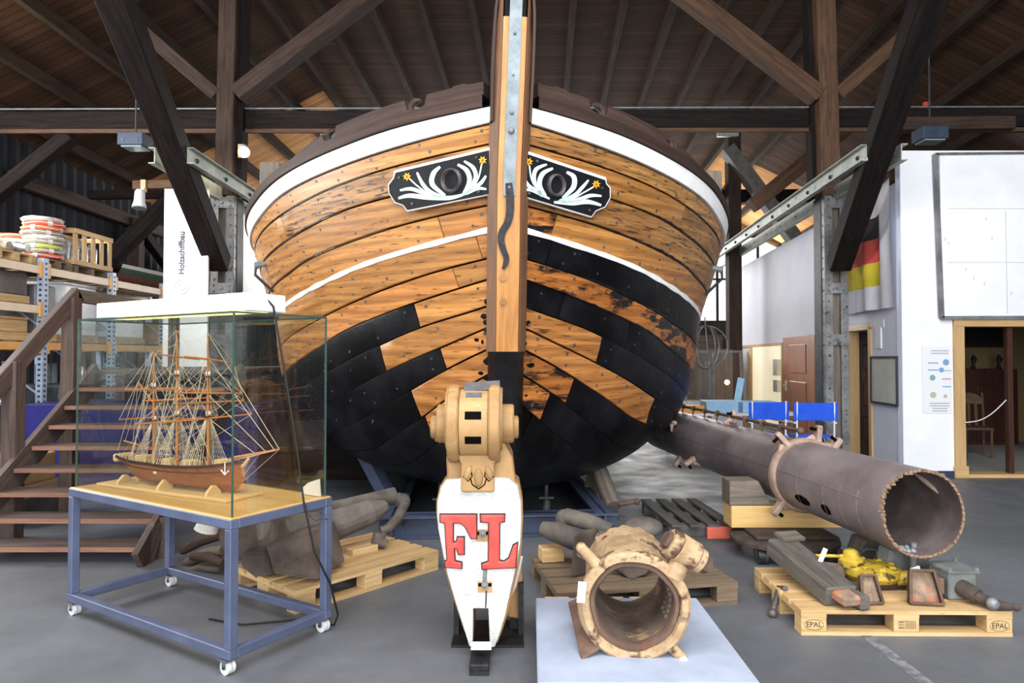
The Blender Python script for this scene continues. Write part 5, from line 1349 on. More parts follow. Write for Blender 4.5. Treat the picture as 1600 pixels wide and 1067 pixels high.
m = MB(); m.tube([px(812, 868, 3.97), px(808, 890, 3.95), px(803, 915, 3.95), px(797, 930, 3.95)], [.022, .02, .017, .012], 8); m.build('rope_end', 'rope_white', pt, smooth=50)
m = MB(); m.ball(px(807, 872, 3.98), .03, 10, 8); m.build('yellow_knob', 'yellow_paint', pt, smooth=60)

# ================================================================== GREY PLATE AND RUSTY RING
t = MB(); a_ = [(.112, 3.035), (1.095, 3.035), (1.10, 4.10), (.14, 4.10)]
t.add([(x, y, .147) for x, y in a_] + [(x, y, .166) for x, y in a_])
for f in ((3, 2, 1, 0), (4, 5, 6, 7), (0, 1, 5, 4), (1, 2, 6, 5), (2, 3, 7, 6), (3, 0, 4, 7)): t.face(f)
tag(t.build('metal_plate', 'plate_grey', bevel=.006), 'pale blue grey square plate under the rusty ring', 'plate')
rg = thing('mast_ring', 'heavy cream painted rusty iron collar on the grey plate', 'iron ring', (.62, 3.4, .166))
RC = px(991, 948, 3.30); RC.z = max(RC.z, .40); ad = V(.10, .995, .01).normalized()
rx = V(0, 0, 1).cross(ad).normalized() * -1; rz_ = rx.cross(ad) * -1
if rz_.z < 0: rz_ = -rz_
def rq(r, ang, d): return RC + (rx * math.cos(ang) + rz_ * math.sin(ang)) * r + ad * d
def ringmesh(prof, n_, jag=0.0, jf=None):
    rows = []
    for k_ in range(n_):
        a_ = 2 * math.pi * k_ / n_
        w_ = .004 * math.sin(a_ * 3 + 1) + .003 * math.sin(a_ * 7)
        rows.append([rq(r + w_ * .8, a_, d + (jag * (jf(a_) if jf else 0) if i in (2, 3) else 0)) for i, (r, d) in enumerate(prof)])
    return rows
m = MB(); m.grid(ringmesh([(.213, .03), (.214, .0), (.222, -.014), (.25, -.014), (.264, .0), (.264, .055), (.24, .07), (.228, .075)], 56), cu=True); m.build('front_flange', 'ring_cream', rg, smooth=40)
m = MB(); m.grid(ringmesh([(.187, .06), (.187, .012), (.193, .004), (.210, .004), (.2145, .03)], 56), cu=True); m.build('inner_sleeve', 'rust', rg, smooth=40)
m = MB(); m.grid(ringmesh([(.188, .01), (.190, .3), (.190, .60), (.205, .61), (.222, .61), (.230, .58), (.230, .3), (.229, .07)], 56), cu=True, flip=False); m.m = [1 if (i % 7) < 3 else 0 for i in range(len(m.f))]; m.build('barrel', ['ring_cream', 'ring_inner'], rg, smooth=40)
m = MB(); m.grid([[rq(.233 + .006 * ((i + j) % 3), math.radians(40 + 95 * i / 14), .08 + .5 * j / 6) for j in range(7)] for i in range(15)]); m.build('scale_crust', 'ring_cream', rg, smooth=30)
m = MB()
for r_ in range(3):
    for k_ in range(6):
        a_ = math.radians(-28 + k_ * 9); p = rq(.190, a_, .12 + r_ * .06); m.ball(p, .017, 8, 6)
tag(m.build('rivets', 'ring_inner', rg, smooth=60), kind='stuff')
def lug(ang, l, wd_, th, nm, mt, tilt=0.0, d0=.02, r0=.24):
    a_ = math.radians(ang); c_ = rx * math.cos(a_) + rz_ * math.sin(a_); s_ = rx * -math.sin(a_) + rz_ * math.cos(a_)
    p = rq(r0, a_, d0); q = p + c_ * l + s_ * tilt
    m = MB(); m.tube([p - c_ * .02, p + c_ * l * .4 + s_ * tilt * .3, q], [wd_, wd_ * .8, wd_ * .72], 10); m.ball(q, wd_ * .78, 10, 6); return m.build(nm, mt, rg, smooth=50)
lug(133, .13, .034, .04, 'lug', 'ring_cream'); lug(133, .10, .028, .04, 'lug', 'ring_cream', .03, .07); lug(-47, .09, .034, .04, 'lug', 'ring_cream')
# lower left bent fin
F_ = [rq(.24, math.radians(205), .0), rq(.26, math.radians(228), -.01), RC + rx * -.22 + rz_ * -.236 + ad * -.03, RC + rx * -.235 + rz_ * -.236 + ad * .03, RC + rx * -.30 + rz_ * -.02 + ad * .30, RC + rx * -.24 + rz_ * -.02 + ad * .32]
m = MB(); p1 = rq(.245, math.radians(230), -.01); p2 = RC + rx * -.255 + rz_ * -.234 + ad * -.06; p3 = RC + rx * -.335 + rz_ * -.06 + ad * .30; p4 = rq(.24, math.radians(196), .34)
nrm = (p2 - p1).cross(p4 - p1).normalized(); m.poly3([p1, p2, p3, p4], nrm, .022); m.build('fin', 'rust', rg, bevel=.006)
m = MB(); p1 = rq(.235, math.radians(-62), .3); p2 = RC + rx * .235 + rz_ * -.234 + ad * .30; p3 = RC + rx * .235 + rz_ * -.234 + ad * .5; p4 = rq(.235, math.radians(-62), .5)
m.poly3([p1, p2, p3, p4], (p2 - p1).cross(p4 - p1).normalized(), .022); m.build('fin', 'rust', rg)
m = MB(); m.tube([rq(.23, math.radians(180 + 12 * i), .03 - .004 * i) + (rx * -.022) for i in range(6)], [.02, .022, .022, .022, .02, .016], 8); m.build('half_band', 'ring_cream', rg, smooth=50)
# knuckle with big bolt at upper right
ax = (rx * .80 - rz_ * .52 + ad * .1).normalized(); kc = rq(.36, math.radians(46), .03)
m = MB(); m.tube([rq(.235, math.radians(38), .03), rq(.31, math.radians(44), .03), kc], [.055, .05, .05], 12); m.build('arm', 'ring_cream', rg, smooth=50)
m = MB(); m.tube([kc - ax * .05, kc - ax * .045, kc + ax * .045, kc + ax * .05], [.066, .072, .072, .066], 20); m.build('eye', 'ring_cream', rg, smooth=40)
for a0_, a1_, r_ in ((-.10, -.055, .066), (-.125, -.10, .046), (.055, .085, .060), (.085, .125, .044)):
    m = MB(); m.tube([kc + ax * a0_, kc + ax * a1_], r_, 6 if r_ < .05 else 18); m.build('bolt_part', 'ring_cream' if r_ > .05 else 'rust', rg, smooth=40)
m = MB(); p = rq(.34, math.radians(-47), .0); m.tube([p + V(-.01, 0, .02), p + V(.02, -.03, -.04), p + V(.03, -.06, -.085)], [.02, .03, .012], 8); tag(m.build('rope_end', 'rope_white', smooth=50), 'frayed white rope end at the lower right of the rusty ring', 'rope')
m = MB(); p = rq(.262, math.radians(164), -.02); m.box(p + V(0, -.012, -.0), (.04, .002, .10), Matrix.Rotation(math.radians(5), 3, 'Y')); tag(m.build('paper_tag', 'paper'), 'white paper tag hanging on the rusty ring', 'tag')

# ================================================================== BIG STEEL PIPE ON DOLLY
PE = px(1443, 803, 4.2); PD = V(-.0963, 1, 0).normalized(); PR = .27; PLEN = 5.1
qx = V(PD.y, -PD.x, 0); qz = V(0, 0, 1)
def PQ(r, ang, t_): return PE + (qx * math.cos(ang) + qz * math.sin(ang)) * r + PD * t_
pp = thing('steel_pipe', 'long rusty riveted steel pipe with a jagged open end', 'pipe', PE - V(0, 0, PR) + PD * 2)
JN = rng.random(400)
def jag(a_):
    d_ = (a_ - math.radians(120) + math.pi) % (2 * math.pi) - math.pi
    x = (a_ / (2 * math.pi) * 150) % 150; k = int(x); v_ = JN[k]
    base = .006 * math.sin(a_ * 3) + .003 * (v_ - .5)
    if abs(d_) < 1.0: base += .028 * (1 - abs(d_)) ** .5 + .045 * (JN[200 + k] - .5) * (JN[k] > .35)
    return base
NA = 150; rows = []; rin = []; red = []
ts = [0, .06, .3, .6, .9, 1.3, 1.8, 2.4, 3.2, 4.2, PLEN]
for k in range(NA):
    a_ = 2 * math.pi * k / NA; j = jag(a_)
    rows.append([PQ(PR, a_, j + (t_ if t_ else .006)) for t_ in ts]); rin.append([PQ(PR - .014, a_, j + (t_ if t_ else .006)) for t_ in ts])
    red.append([PQ(PR, a_, j + .006), PQ(PR + .001, a_, j - .002), PQ(PR - .016, a_, j - .002 + .006 * math.sin(a_ * 53)), PQ(PR - .014, a_, j + .006)])
m = MB(); m.grid(rows, cu=True, flip=True); m.build('outer_shell', 'pipe_steel', pp, smooth=40)
m = MB(); m.grid(rin, cu=True); m.build('inner_shell', 'pipe_inner', pp, smooth=40)
m = MB(); m.grid(red, cu=True); m.build('torn_edge', 'pipe_edge', pp)
m = MB()
for k in range(30):
    a_ = math.radians(60 + 130 * random.random()); p = PQ(PR - .005, a_, jag(a_) - .004); m.box(p, (.02 * random.uniform(.5, 1.3), .02, .02 * random.uniform(.5, 1.3)), Rz(random.random()))
tag(m.build('rust_flakes', 'pipe_edge', pp), kind='stuff')
m = MB()
for r_ in range(2):
    for k in range(5):
        m.ball(PQ(PR - .015, math.radians(232 + k * 9.5 + r_ * 3), .05 + r_ * .08 + .012 * k), .019, 10, 6)
tag(m.build('inner_rivets', 'galvanised', pp, smooth=60), kind='stuff')
for a_, t_ in ((20, .18), (150, .35)):
    m = MB(); m.tube([PQ(PR - .02, math.radians(a_ + k * 8), t_ + .03 * k) for k in range(5)], [.004, .016, .02, .016, .004], 8); m.build('dent', 'collar_pink', pp, smooth=60)
for t_ in (.26, .46, .66, 1.02):
    m = MB(); m.tube([PQ(PR + .001, math.radians(160 + 60 * k / 12), t_) for k in range(13)], .002, 5); m.build('weld_seam', 'pipe_edge', pp)
m = MB(); m.tube([PQ(PR + .001, math.radians(168), .2 + .12 * k) for k in range(40)], .003, 5); m.build('long_seam', 'pipe_steel', pp)
for t_, w_, h_ in ((.98, .11, .07), (.66, .06, .06)):
    R_ = frame(PD); P = [PQ(PR + .002, math.radians(205 + 9 * math.sin(q * .785)), t_ + w_ * math.cos(q * .785)) for q in range(8)]
    m = MB(); m.add(P); m.face(range(8)); m.face(list(range(8))[::-1]); m.build('burnt_hole', 'caulk', pp)
# collar with eye lugs
CT = 1.38
rows = []
for k in range(48):
    a_ = 2 * math.pi * k / 48; rows.append([PQ(PR + .002, a_, CT - .04), PQ(PR + .024, a_, CT - .045), PQ(PR + .032, a_, CT - .03), PQ(PR + .032, a_, CT + .03), PQ(PR + .024, a_, CT + .045), PQ(PR + .002, a_, CT + .04)])
m = MB(); m.grid(rows, cu=True, flip=True); cl_ = m.build('collar', 'collar_pink', pp, smooth=40)
def eye_lug(ang, t_, l=.13):
    a_ = math.radians(ang); c_ = qx * math.cos(a_) + qz * math.sin(a_); s_ = qx * -math.sin(a_) + qz * math.cos(a_)
    o = PQ(PR + .01, a_, t_)
    P = [(-.05, 0), (.05, 0), (.035, l * .4), (.032, l * .85), (.018, l), (-.018, l), (-.032, l * .85), (-.035, l * .4)]
    m = MB(); m.poly(P, PD, c_, o - s_ * .022, .044); lo = m.build('eye_lug', 'collar_pink', pp, bevel=.008, seg=2)
    m = MB(); m.cyl(o + c_ * l * .72 - s_ * .026, o + c_ * l * .72 + s_ * .026, .014, 10); m.build('eye_hole', 'caulk', lo)
    m = MB(); m.tube([PQ(PR + .012, a_ - .22, t_), o + c_ * .03, PQ(PR + .012, a_ + .22, t_)], [.012, .03, .012], 8); m.build('lug_foot', 'collar_pink', lo, smooth=50)
for ang in (131, 79, 50, 235): eye_lug(ang, CT, .14)
for ang, t_ in ((150, 3.9), (215, 3.2), (235, 3.8), (88, 2.9)): eye_lug(ang, t_, .13)
# rod in rings along the top
m = MB(); m.tube([PQ(PR + .075, math.radians(83), t_) for t_ in (1.55, 3, PLEN)], .016, 10); m.ball(PQ(PR + .075, math.radians(83), 1.53), .032, 10, 8); rod = m.build('top_rod', 'rust', pp, smooth=50)
for k in range(10):
    t_ = 1.85 + .36 * k
    if t_ > PLEN: break
    c = PQ(PR + .075, math.radians(83), t_); m = MB(); m.torus(c, PD, .024, .011, 14, 6); m.tube([c, PQ(PR, math.radians(83), t_)], .009, 6); m.build('rod_ring', 'rust', rod, smooth=50)
# chocks and dolly
c0 = PE + PD * 1.52
def along(x, y, z): return V(c0.x + x, c0.y + y, z)
timb = [tag(MB().box((2.28, 5.80, .272), (.92, .22, .18)).build('chock_timber', 'timber_new', bevel=.006), 'lower pale squared timber on the round dolly under the pipe', 'timber')]
m = MB(); m.poly([(-.24, 0), (.12, 0), (.08, .05), (.03, .15), (.0, .205), (-.24, .205)], V(1, 0, 0), V(0, 0, 1), V(2.05, 5.92, .364), .22); m.v = [tuple(p) for p in m.v]
tag(m.build('chock_timber', 'old_wood', bevel=.006), 'upper grey weathered timber wedge beside the pipe', 'timber')
dl = thing('round_dolly', 'dark round dolly on small wheels under the timbers', 'dolly', (2.2, 5.5, 0))
m = MB(); m.lathe([(0, .115), (.40, .115), (.42, .122), (.42, .145), (.40, .152), (0, .152)], (2.2, 5.56, 0), None, 40); m.build('disc', 'rust_dark', dl, smooth=40)
m = MB(); m.box((2.26, 5.66, .165), (.66, .5, .028)); m.build('bearing_block', 'rust_dark', dl, bevel=.01)
for dx_, dy_ in ((-.27, -.24), (.25, -.26), (0, .3)):
    c = V(2.2 + dx_, 5.56 + dy_, .058); m = MB(); m.cyl(c - V(.035, 0, 0), c + V(.035, 0, 0), .057, 20); wh = m.build('wheel', 'machine_grey', dl, smooth=40)
    m = MB(); m.cyl(c - V(.05, 0, 0), c + V(.05, 0, 0), .016, 10); m.build('axle', 'rust', wh)
    m = MB(); m.box(c + V(.045, 0, .035), (.012, .05, .1)); m.box(c + V(-.045, 0, .035), (.012, .05, .1)); m.build('fork', 'rust_dark', dl)
m = MB(); m.tube([(2.48, 5.2, .13), (2.46, 5.12, .11), (2.42, 5.08, .05)], [.022, .022, .016], 8); m.build('hook', 'rust_dark', dl, smooth=50)
m = MB(); m.poly([(-.16, 0), (.16, 0), (.12, .30), (-.05, .30)], V(1, 0, 0), V(0, 0, 1), V(2.55, 5.06, 0), .2); tag(m.build('support_block', 'charred', bevel=.006), 'dark wedge block propping the pipe behind the stamped pallet', 'block')

# ================================================================== TOOLS ON THE STAMPED PALLET
ZP = .146
t = thing('charred_timber', 'charred broken ship timber lying across the stamped pallet', 'timber', (1.9, 4.25, ZP))
a_ = V(1.80, 4.62, .33); c_ = V(1.925, 4.02, .20)
m = MB(); m.beam(a_, c_, .20, .12); m.build('beam_piece', 'charred', t, bevel=.012)
m = MB(); m.beam(c_ + V(-.03, .10, .03), c_ + V(.02, -.10, -.0), .12, .06); m.build('split_end', 'tray_rust', t, bevel=.015)
m = MB(); m.beam(c_ + V(.06, .06, -.01), c_ + V(.10, -.09, -.01), .07, .09); m.build('broken_end', 'charred', t, bevel=.015)
m = MB(); m.box(a_ + V(.06, -.02, .07), (.11, .16, .02), frame(c_ - a_)); m.build('patch', 'old_wood', t)
m = MB(); m.box(V(1.945, 4.30, .36), (.03, .002, .09), Matrix.Rotation(.4, 3, 'Y')); tag(m.build('paper_tag', 'paper'), 'white paper tag standing beside the charred timber', 'tag')
def tray(c, w_, h_, dep, tilt, yaw, label, mt):
    t = thing('scoop_tray', label, 'tray', c, 'rusty trays on the stamped pallet')
    R_ = Rz(yaw) @ Matrix.Rotation(tilt, 3, 'X')
    def L(x, y, z): return c + R_ @ V(x, y, z)
    bot = MB(); bot.poly([(-w_/2, 0), (w_/2, 0), (w_ * .36, h_), (-w_ * .36, h_)], R_ @ V(1, 0, 0), R_ @ V(0, 0, 1), L(0, dep, 0), .008); bot.build('floor', mt, t)
    P = [(-w_/2, 0), (w_/2, 0), (w_ * .36, h_), (-w_ * .36, h_)]
    for i in range(4):
        p, q = P[i], P[(i + 1) % 4]
        mm = MB(); mm.tube([L(p[0], 0, p[1]), L(q[0], 0, q[1])], .009, 8)
        A, B_ = L(p[0], 0, p[1]), L(q[0], 0, q[1]); C_, D_ = L(q[0], dep, q[1]), L(p[0], dep, p[1])
        k_ = mm.add([A, B_, C_, D_]); mm.face((k_, k_ + 1, k_ + 2, k_ + 3)); mm.face((k_ + 3, k_ + 2, k_ + 1, k_)); mm.build('side', 'rust', t)
    return t
tray(V(2.425, 4.02, ZP + .012), .18, .185, .05, -.30, -.12, 'large square rusty tray leaning on the stamped pallet', 'tray_rust')
tray(V(2.115, 4.03, ZP + .012), .125, .155, .035, -.30, .1, 'small tapered rusty tray leaning on the stamped pallet', 'tray_rust')
t = thing('yellow_winch', 'yellow painted hand winch with a lever on the stamped pallet', 'winch', (2.27, 4.4, ZP))
m = MB(); m.lathe([(0, 0), (.15, 0), (.17, .03), (.165, .07), (.12, .085), (0, .09)], (2.29, 4.38, ZP + .05), None, 28); m.build('drum', 'yellow_paint', t, smooth=40)
m = MB(); m.box((2.29, 4.40, ZP + .025), (.34, .22, .05)); m.build('bed', 'rust_dark', t, bevel=.01)
m = MB(); m.lathe([(0, 0), (.075, 0), (.08, .04), (.05, .06), (.045, .09), (.02, .105), (0, .105)], (2.17, 4.40, ZP + .12), None, 20); m.build('gear_head', 'yellow_paint', t, smooth=40)
for k in range(8):
    a_ = k * math.pi / 4; m = MB(); m.box((2.29 + .12 * math.cos(a_), 4.38 + .12 * math.sin(a_), ZP + .135), (.035, .035, .02)); m.build('cog', 'yellow_paint', t, bevel=.004)
m = MB(); m.tube([(2.17, 4.40, ZP + .18), (1.96, 4.44, ZP + .17)], .011, 8); m.build('lever', 'yellow_paint', t)
m = MB(); m.tube([(2.20, 4.38, ZP + .20), (2.26, 4.37, ZP + .235), (2.31, 4.36, ZP + .23), (2.31, 4.36, ZP + .17)], .009, 6); m.build('handle', 'black_iron', t)
m = MB(); m.cyl((2.40, 4.30, ZP + .07), (2.52, 4.26, ZP + .09), .045, 12); m.build('axle_end', 'yellow_paint', t, smooth=40)
m = MB(); m.box((2.475, 4.22, ZP + .15), (.06, .002, .03), Matrix.Rotation(-.3, 3, 'Y')); tag(m.build('paper_tag', 'paper'), 'white paper tag lying beside the yellow winch', 'tag')
t = thing('grey_bucket', 'dented grey bucket lying between charred timber and yellow winch', 'bucket', (2.02, 4.40, ZP))
m = MB(); m.tube([(1.96, 4.48, ZP + .07), (2.06, 4.34, ZP + .075)], [.058, .074], 18); m.build('body', 'old_wood', t, smooth=40)
m = MB(); m.torus((2.06, 4.34, ZP + .075), (.1, -.14, 0), .074, .006, 18, 6); m.build('rim', 'rust', t, smooth=50)
t = thing('gearbox', 'grey cast gearbox with a ball ended lever on the stamped pallet', 'gearbox', (2.70, 4.25, ZP))
m = MB(); m.box((2.69, 4.20, ZP + .085), (.17, .2, .165)); m.build('case', 'grey_paint', t, bevel=.01)
m = MB(); m.box((2.69, 4.20, ZP + .172), (.19, .22, .014)); m.build('lid', 'grey_paint', t)
for dx_, dy_ in ((-.08, -.1), (.08, -.1), (-.08, .1), (.08, .1)): m = MB(); m.cyl((2.69 + dx_, 4.2 + dy_, ZP + .178), (2.69 + dx_, 4.2 + dy_, ZP + .196), .012, 6); m.build('bolt', 'steel_column', t)
m = MB(); m.poly([(-.2, 0), (.14, 0), (.1, .14), (-.03, .2), (-.16, .2)], V(1, 0, 0), V(0, 0, 1), V(2.62, 4.62, ZP), .16); m.build('rear_housing', 'grey_paint', t, bevel=.02, seg=2)
m = MB(); m.cyl((2.56, 4.38, ZP + .1), (2.56, 4.38, ZP + .27), .02, 10); m.build('spindle', 'steel_column', t)
m = MB(); m.tube([(2.68, 4.11, ZP + .08), (2.72, 4.02, ZP + .055)], [.05, .045], 12); m.tube([(2.72, 4.03, ZP + .05), (2.78, 3.93, ZP + .035), (2.86, 3.92, ZP + .03)], [.035, .03, .018], 10); m.build('lever', 'rust_dark', t, smooth=50)
m = MB(); m.ball((2.745, 3.93, ZP + .045), .034, 14, 10); m.build('ball_end', 'steel_column', t, smooth=60)
m = MB(); m.ball((2.87, 3.92, ZP + .03), .024, 10, 8); m.build('lever_tip', 'rust_dark', t, smooth=60)
m = MB(); m.box((2.53, 4.16, ZP + .08), (.12, .10, .10)); m.build('flange', 'rust', t, bevel=.01)
t = thing('iron_pin', 'long iron pin leaning against the left end of the stamped pallet', 'pin', (1.58, 4.1, 0))
m = MB(); m.tube([pz(1207, 958, .02) , pz(1207, 958, .02) + V(.09, .12, .12), V(1.70, 4.28, .16)], [.02, .018, .018], 8); m.build('shaft', 'iron', t, smooth=50)
m = MB(); m.ball(pz(1207, 958, .024), .03, 10, 6); m.build('head', 'iron', t, smooth=60)

# ================================================================== ANCHORS
an = thing('big_anchor', 'big rusty brown anchor on the pale pallet behind the trolley', 'anchor', (-1.3, 5.0, .146))
ZA = .15
def A3(u, v, Y): return px(u, v, Y)
m = MB(); m.tube([A3(395, 838, 4.72), A3(450, 838, 4.9), A3(520, 828, 5.05), A3(580, 806, 5.2), A3(606, 795, 5.28)], [.13, .13, .12, .10, .045], 8); m.build('shank', 'anchor_iron', an, bevel=.02)
m = MB(); m.tube([A3(455, 815, 5.15), A3(540, 800, 5.35), A3(618, 780, 5.52)], [.075, .075, .07], 14); m.build('stock', 'anchor_iron', an, smooth=50)
m = MB(); m.tube([A3(620, 782, 5.50), A3(632, 795, 5.45), A3(622, 815, 5.35), A3(606, 832, 5.25), A3(594, 836, 5.22)], [.045, .042, .04, .036, .034], 10); m.build('shackle', 'anchor_iron', an, smooth=50)
m = MB(); m.ball(A3(629, 789, 5.5), .065, 12, 8); m.build('shackle_pin', 'anchor_iron', an, smooth=60)
m = MB(); m.tube([A3(594, 838, 5.2), A3(590, 850, 5.2), A3(604, 858, 5.2)], [.05, .06, .03], 10); m.build('chain_link', 'anchor_iron', an, smooth=50)
# fluke: broad wedge palm
def wedge(front, off, name, mt, par, bv=.02):
    back = [p + off for p in front]; m = MB(); i_ = m.add(front + back); n_ = len(front)
    m.face([i_ + k for k in range(n_)]); m.face([i_ + n_ + k for k in range(n_)][::-1])
    for k in range(n_): m.face([i_ + k, i_ + n_ + k, i_ + n_ + (k + 1) % n_, i_ + (k + 1) % n_])
    return m.build(name, mt, par, bevel=bv, seg=2)
wedge([A3(414, 858, 4.50), A3(426, 905, 4.42), A3(470, 912, 4.40), A3(497, 915, 4.40), A3(480, 842, 4.62)], V(.10, .34, .02), 'fluke', 'anchor_brown', an)
wedge([A3(345, 818, 4.72), A3(338, 850, 4.70), A3(352, 880, 4.62), A3(392, 892, 4.55), A3(430, 880, 4.56), A3(428, 822, 4.70), A3(400, 812, 4.76)], V(.12, .30, .0), 'crown', 'anchor_brown', an, .035)
wedge([A3(376, 868, 4.50), A3(372, 893, 4.45), A3(395, 911, 4.42), A3(424, 908, 4.42), A3(418, 868, 4.52)], V(.06, .2, .01), 'arm', 'anchor_brown', an, .03)
m = MB(); m.tube([A3(326, 822, 4.9), A3(322, 835, 4.9)], [.07, .085], 12); m.build('rope_lashing', 'rope_white', an, smooth=50)
m = MB(); m.box(A3(566, 868, 5.1) , (.22, .10, .14), Rz(.8)); tag(m.build('chock_timber', 'pallet_new', bevel=.006), 'small pale wedge block under the big anchor shank', 'timber')
t2 = thing('driftwood_bundle', 'dark bundle of old curved ship timbers under the glass case', 'timber', (-2.05, 5.2, 0))
for k, (u0, v0, u1, v1, y, r_) in enumerate(((285, 860, 345, 835, 5.2, .05), (290, 880, 350, 860, 5.1, .05), (300, 870, 350, 880, 5.0, .04), (280, 895, 345, 890, 5.05, .03))):
    m = MB(); m.tube([A3(u0, v0, y + .2), A3((u0 + u1) / 2, (v0 + v1) / 2 - 5, y + .1), A3(u1, v1, y)], [r_ * .7, r_, r_ * .8], 8); m.build('timber_piece', 'anchor_brown' if k % 2 else 'beam_brown', t2, smooth=50)
a2 = thing('small_anchor', 'small rusty anchor with wide fluke behind the cream iron ring', 'anchor', (.7, 4.8, .146))
m = MB(); m.tube([A3(847, 832, 4.9), A3(870, 838, 4.85), A3(905, 852, 4.75), A3(960, 850, 4.85)], [.05, .075, .08, .06], 12); m.build('shank', 'anchor_iron', a2, smooth=50)
m = MB(); m.tube([A3(884, 812, 5.15), A3(920, 822, 5.05), A3(955, 838, 4.95)], [.06, .062, .06], 12); m.build('stock', 'anchor_iron', a2, smooth=50)
m = MB(); m.ball(A3(882, 816, 5.16), .068, 12, 8); m.build('stock_ball', 'anchor_iron', a2, smooth=60)
F = [(897, 842, 4.52), (928, 838, 4.70), (918, 905, 4.62), (890, 912, 4.45)]
front = [A3(*p) for p in F]; back = [p + V(.05, .10, .01) for p in front]
m = MB(); i_ = m.add(front + back)
for f in ((0, 3, 2, 1), (4, 5, 6, 7), (0, 1, 5, 4), (1, 2, 6, 5), (2, 3, 7, 6), (3, 0, 4, 7)): m.face([i_ + k for k in f])
m.build('fluke', 'anchor_brown', a2, bevel=.015, seg=2)
wedge([A3(952, 868, 4.6), A3(960, 895, 4.55), A3(985, 915, 4.5), A3(1010, 905, 4.52), A3(1030, 880, 4.6), A3(990, 862, 4.65)], V(.03, .12, .0), 'palm', 'anchor_brown', a2, .02)
m = MB(); m.ball(A3(1005, 830, 4.95), .12, 14, 10, (1.2, 1, .6)); m.build('crown', 'anchor_iron', a2, smooth=60)
m = MB(); m.tube([A3(930, 848, 4.8), A3(965, 855, 4.85), A3(1005, 840, 4.9)], .07, 10); m.build('arm', 'anchor_iron', a2, smooth=50)
m = MB(); m.box(V(.28, 4.92, .195), (.16, .14, .095), Rz(.2)); tag(m.build('chock_timber', 'pallet_new', bevel=.006), 'small pale block under the small anchor shank', 'timber')

an.location.z += .03; a2.location.z += .03
# ================================================================== STAIRS AND LANDING
sx0, sx1 = -4.33, -2.86
sr = thing('wooden_stairs', 'brown open wooden stairs with a handrail at the left', 'stairs', (-3.6, 5.9, 0))
for k in range(8):
    z = .14 + .165 * k; y = 5.42 + .22 * k
    MB().box(((sx0 + sx1) / 2, y, z - .022), (sx1 - sx0 - .02, .27, .036)).build('tread', 'stair_wood', sr, bevel=.004)
    MB().box(((sx0 + sx1) / 2, y - .137, z - .022), (sx1 - sx0 - .02, .006, .036)).build('tread_nosing', 'stair_edge', sr)
for x in (sx0 - .03, sx1 + .03):
    MB().beam((x, 5.22, .02), (x, 7.2, 1.43), .05, .24).build('stringer', 'stair_wood', sr)
MB().box((sx0 - .08, 6.05, .78), (.13, .13, 1.56)).build('newel_post', 'stair_wood', sr, bevel=.004)
MB().box((sx0 - .08, 6.83, 1.1), (.13, .13, 2.18)).build('newel_post', 'stair_wood', sr, bevel=.004)
MB().box((sx1 + .075, 5.52, .16), (.09, .12, .32)).build('foot_post', 'stair_wood', sr, bevel=.004)
MB().beam((sx1 + .02, 5.3, .0), (sx1 + .05, 5.44, .28), .05, .12).build('foot_brace', 'stair_wood', sr)
MB().beam((sx0 - .08, 5.2, .80), (sx0 - .08, 6.92, 2.24), .07, .16).build('handrail', 'handrail_wood', sr, bevel=.006)
MB().beam((sx0 - .08, 6.88, 2.22), (sx0 - .08, 9.0, 2.20), .07, .13).build('landing_rail', 'old_wood', sr, bevel=.006)
MB().box((sx0 - .08, 8.9, 1.1), (.1, .1, 2.14)).build('newel_post', 'stair_wood', sr)
MB().box((-3.72, 7.75, 1.44), (1.36, 1.3, .04)).build('landing_board', 'stair_wood', sr)
MB().box((-4.15, 9.35, 1.44), (1.8, 1.85, .04)).build('landing_board', 'stair_wood', sr)
for x, y in ((-3.12, 8.3), (-3.35, 10.1), (-4.9, 10.1), (-4.9, 8.6)): MB().box((x, y, .71), (.12, .12, 1.42)).build('landing_post', 'stair_wood', sr)
m = MB(); m.poly([(-5.1, .005), (-1.88, .005), (-1.9, .38), (-2.22, .64), (-2.46, .93), (-2.58, 1.38), (-5.1, 1.38)], V(1, 0, 0), V(0, 0, 1), V(0, 8.95, 0), .05); tag(m.build('shade_sheet', 'beam_dark'), 'added dark sheet standing in for shade below the stair landing', 'partition')  # dark sheet added in place of shade between landing and hull
# vertical banner panel standing on the landing
bn = thing('banner_panel', 'tall white exhibition panel with vertical grey lettering', 'panel', (-4.65, 9.75, 1.46))
pa = px(257, 295, 9.75); pb_ = px(326, 295, 9.75)
MB().box(((pa.x + pb_.x) / 2, 9.77, (pa.z + 1.46) / 2), (pb_.x - pa.x, .04, pa.z - 1.46)).build('board', 'white_panel', bn)
text_mesh('Holzschiffbau', .115, 'panel_lettering', 'panel_ink', bn, px(284, 395, 9.745), V(0, 0, 1), V(-1, 0, 0), .001, bold=.0035)
m = MB(); c = px(283, 449, 9.745); m.torus(c, (0, 1, 0), .1, .006, 28, 5); m.torus(c, (0, 1, 0), .05, .005, 20, 5); m.build('ring_logo', 'ink_grey', bn)
m = MB(); m.box(px(392, 412, 11.4), (.62, .04, 1.7)); 
tag(m.build('white_screen', 'white_panel'), 'bright white screen between the left column and the hull', 'panel')
# dark blue container below the stairs
m = MB(); m.box((-4.25, 8.3, .53), (2.7, 1.0, 1.06)); tag(m.build('blue_container', 'deep_blue', bevel=.01), 'dark blue container seen through the stairs', 'container')

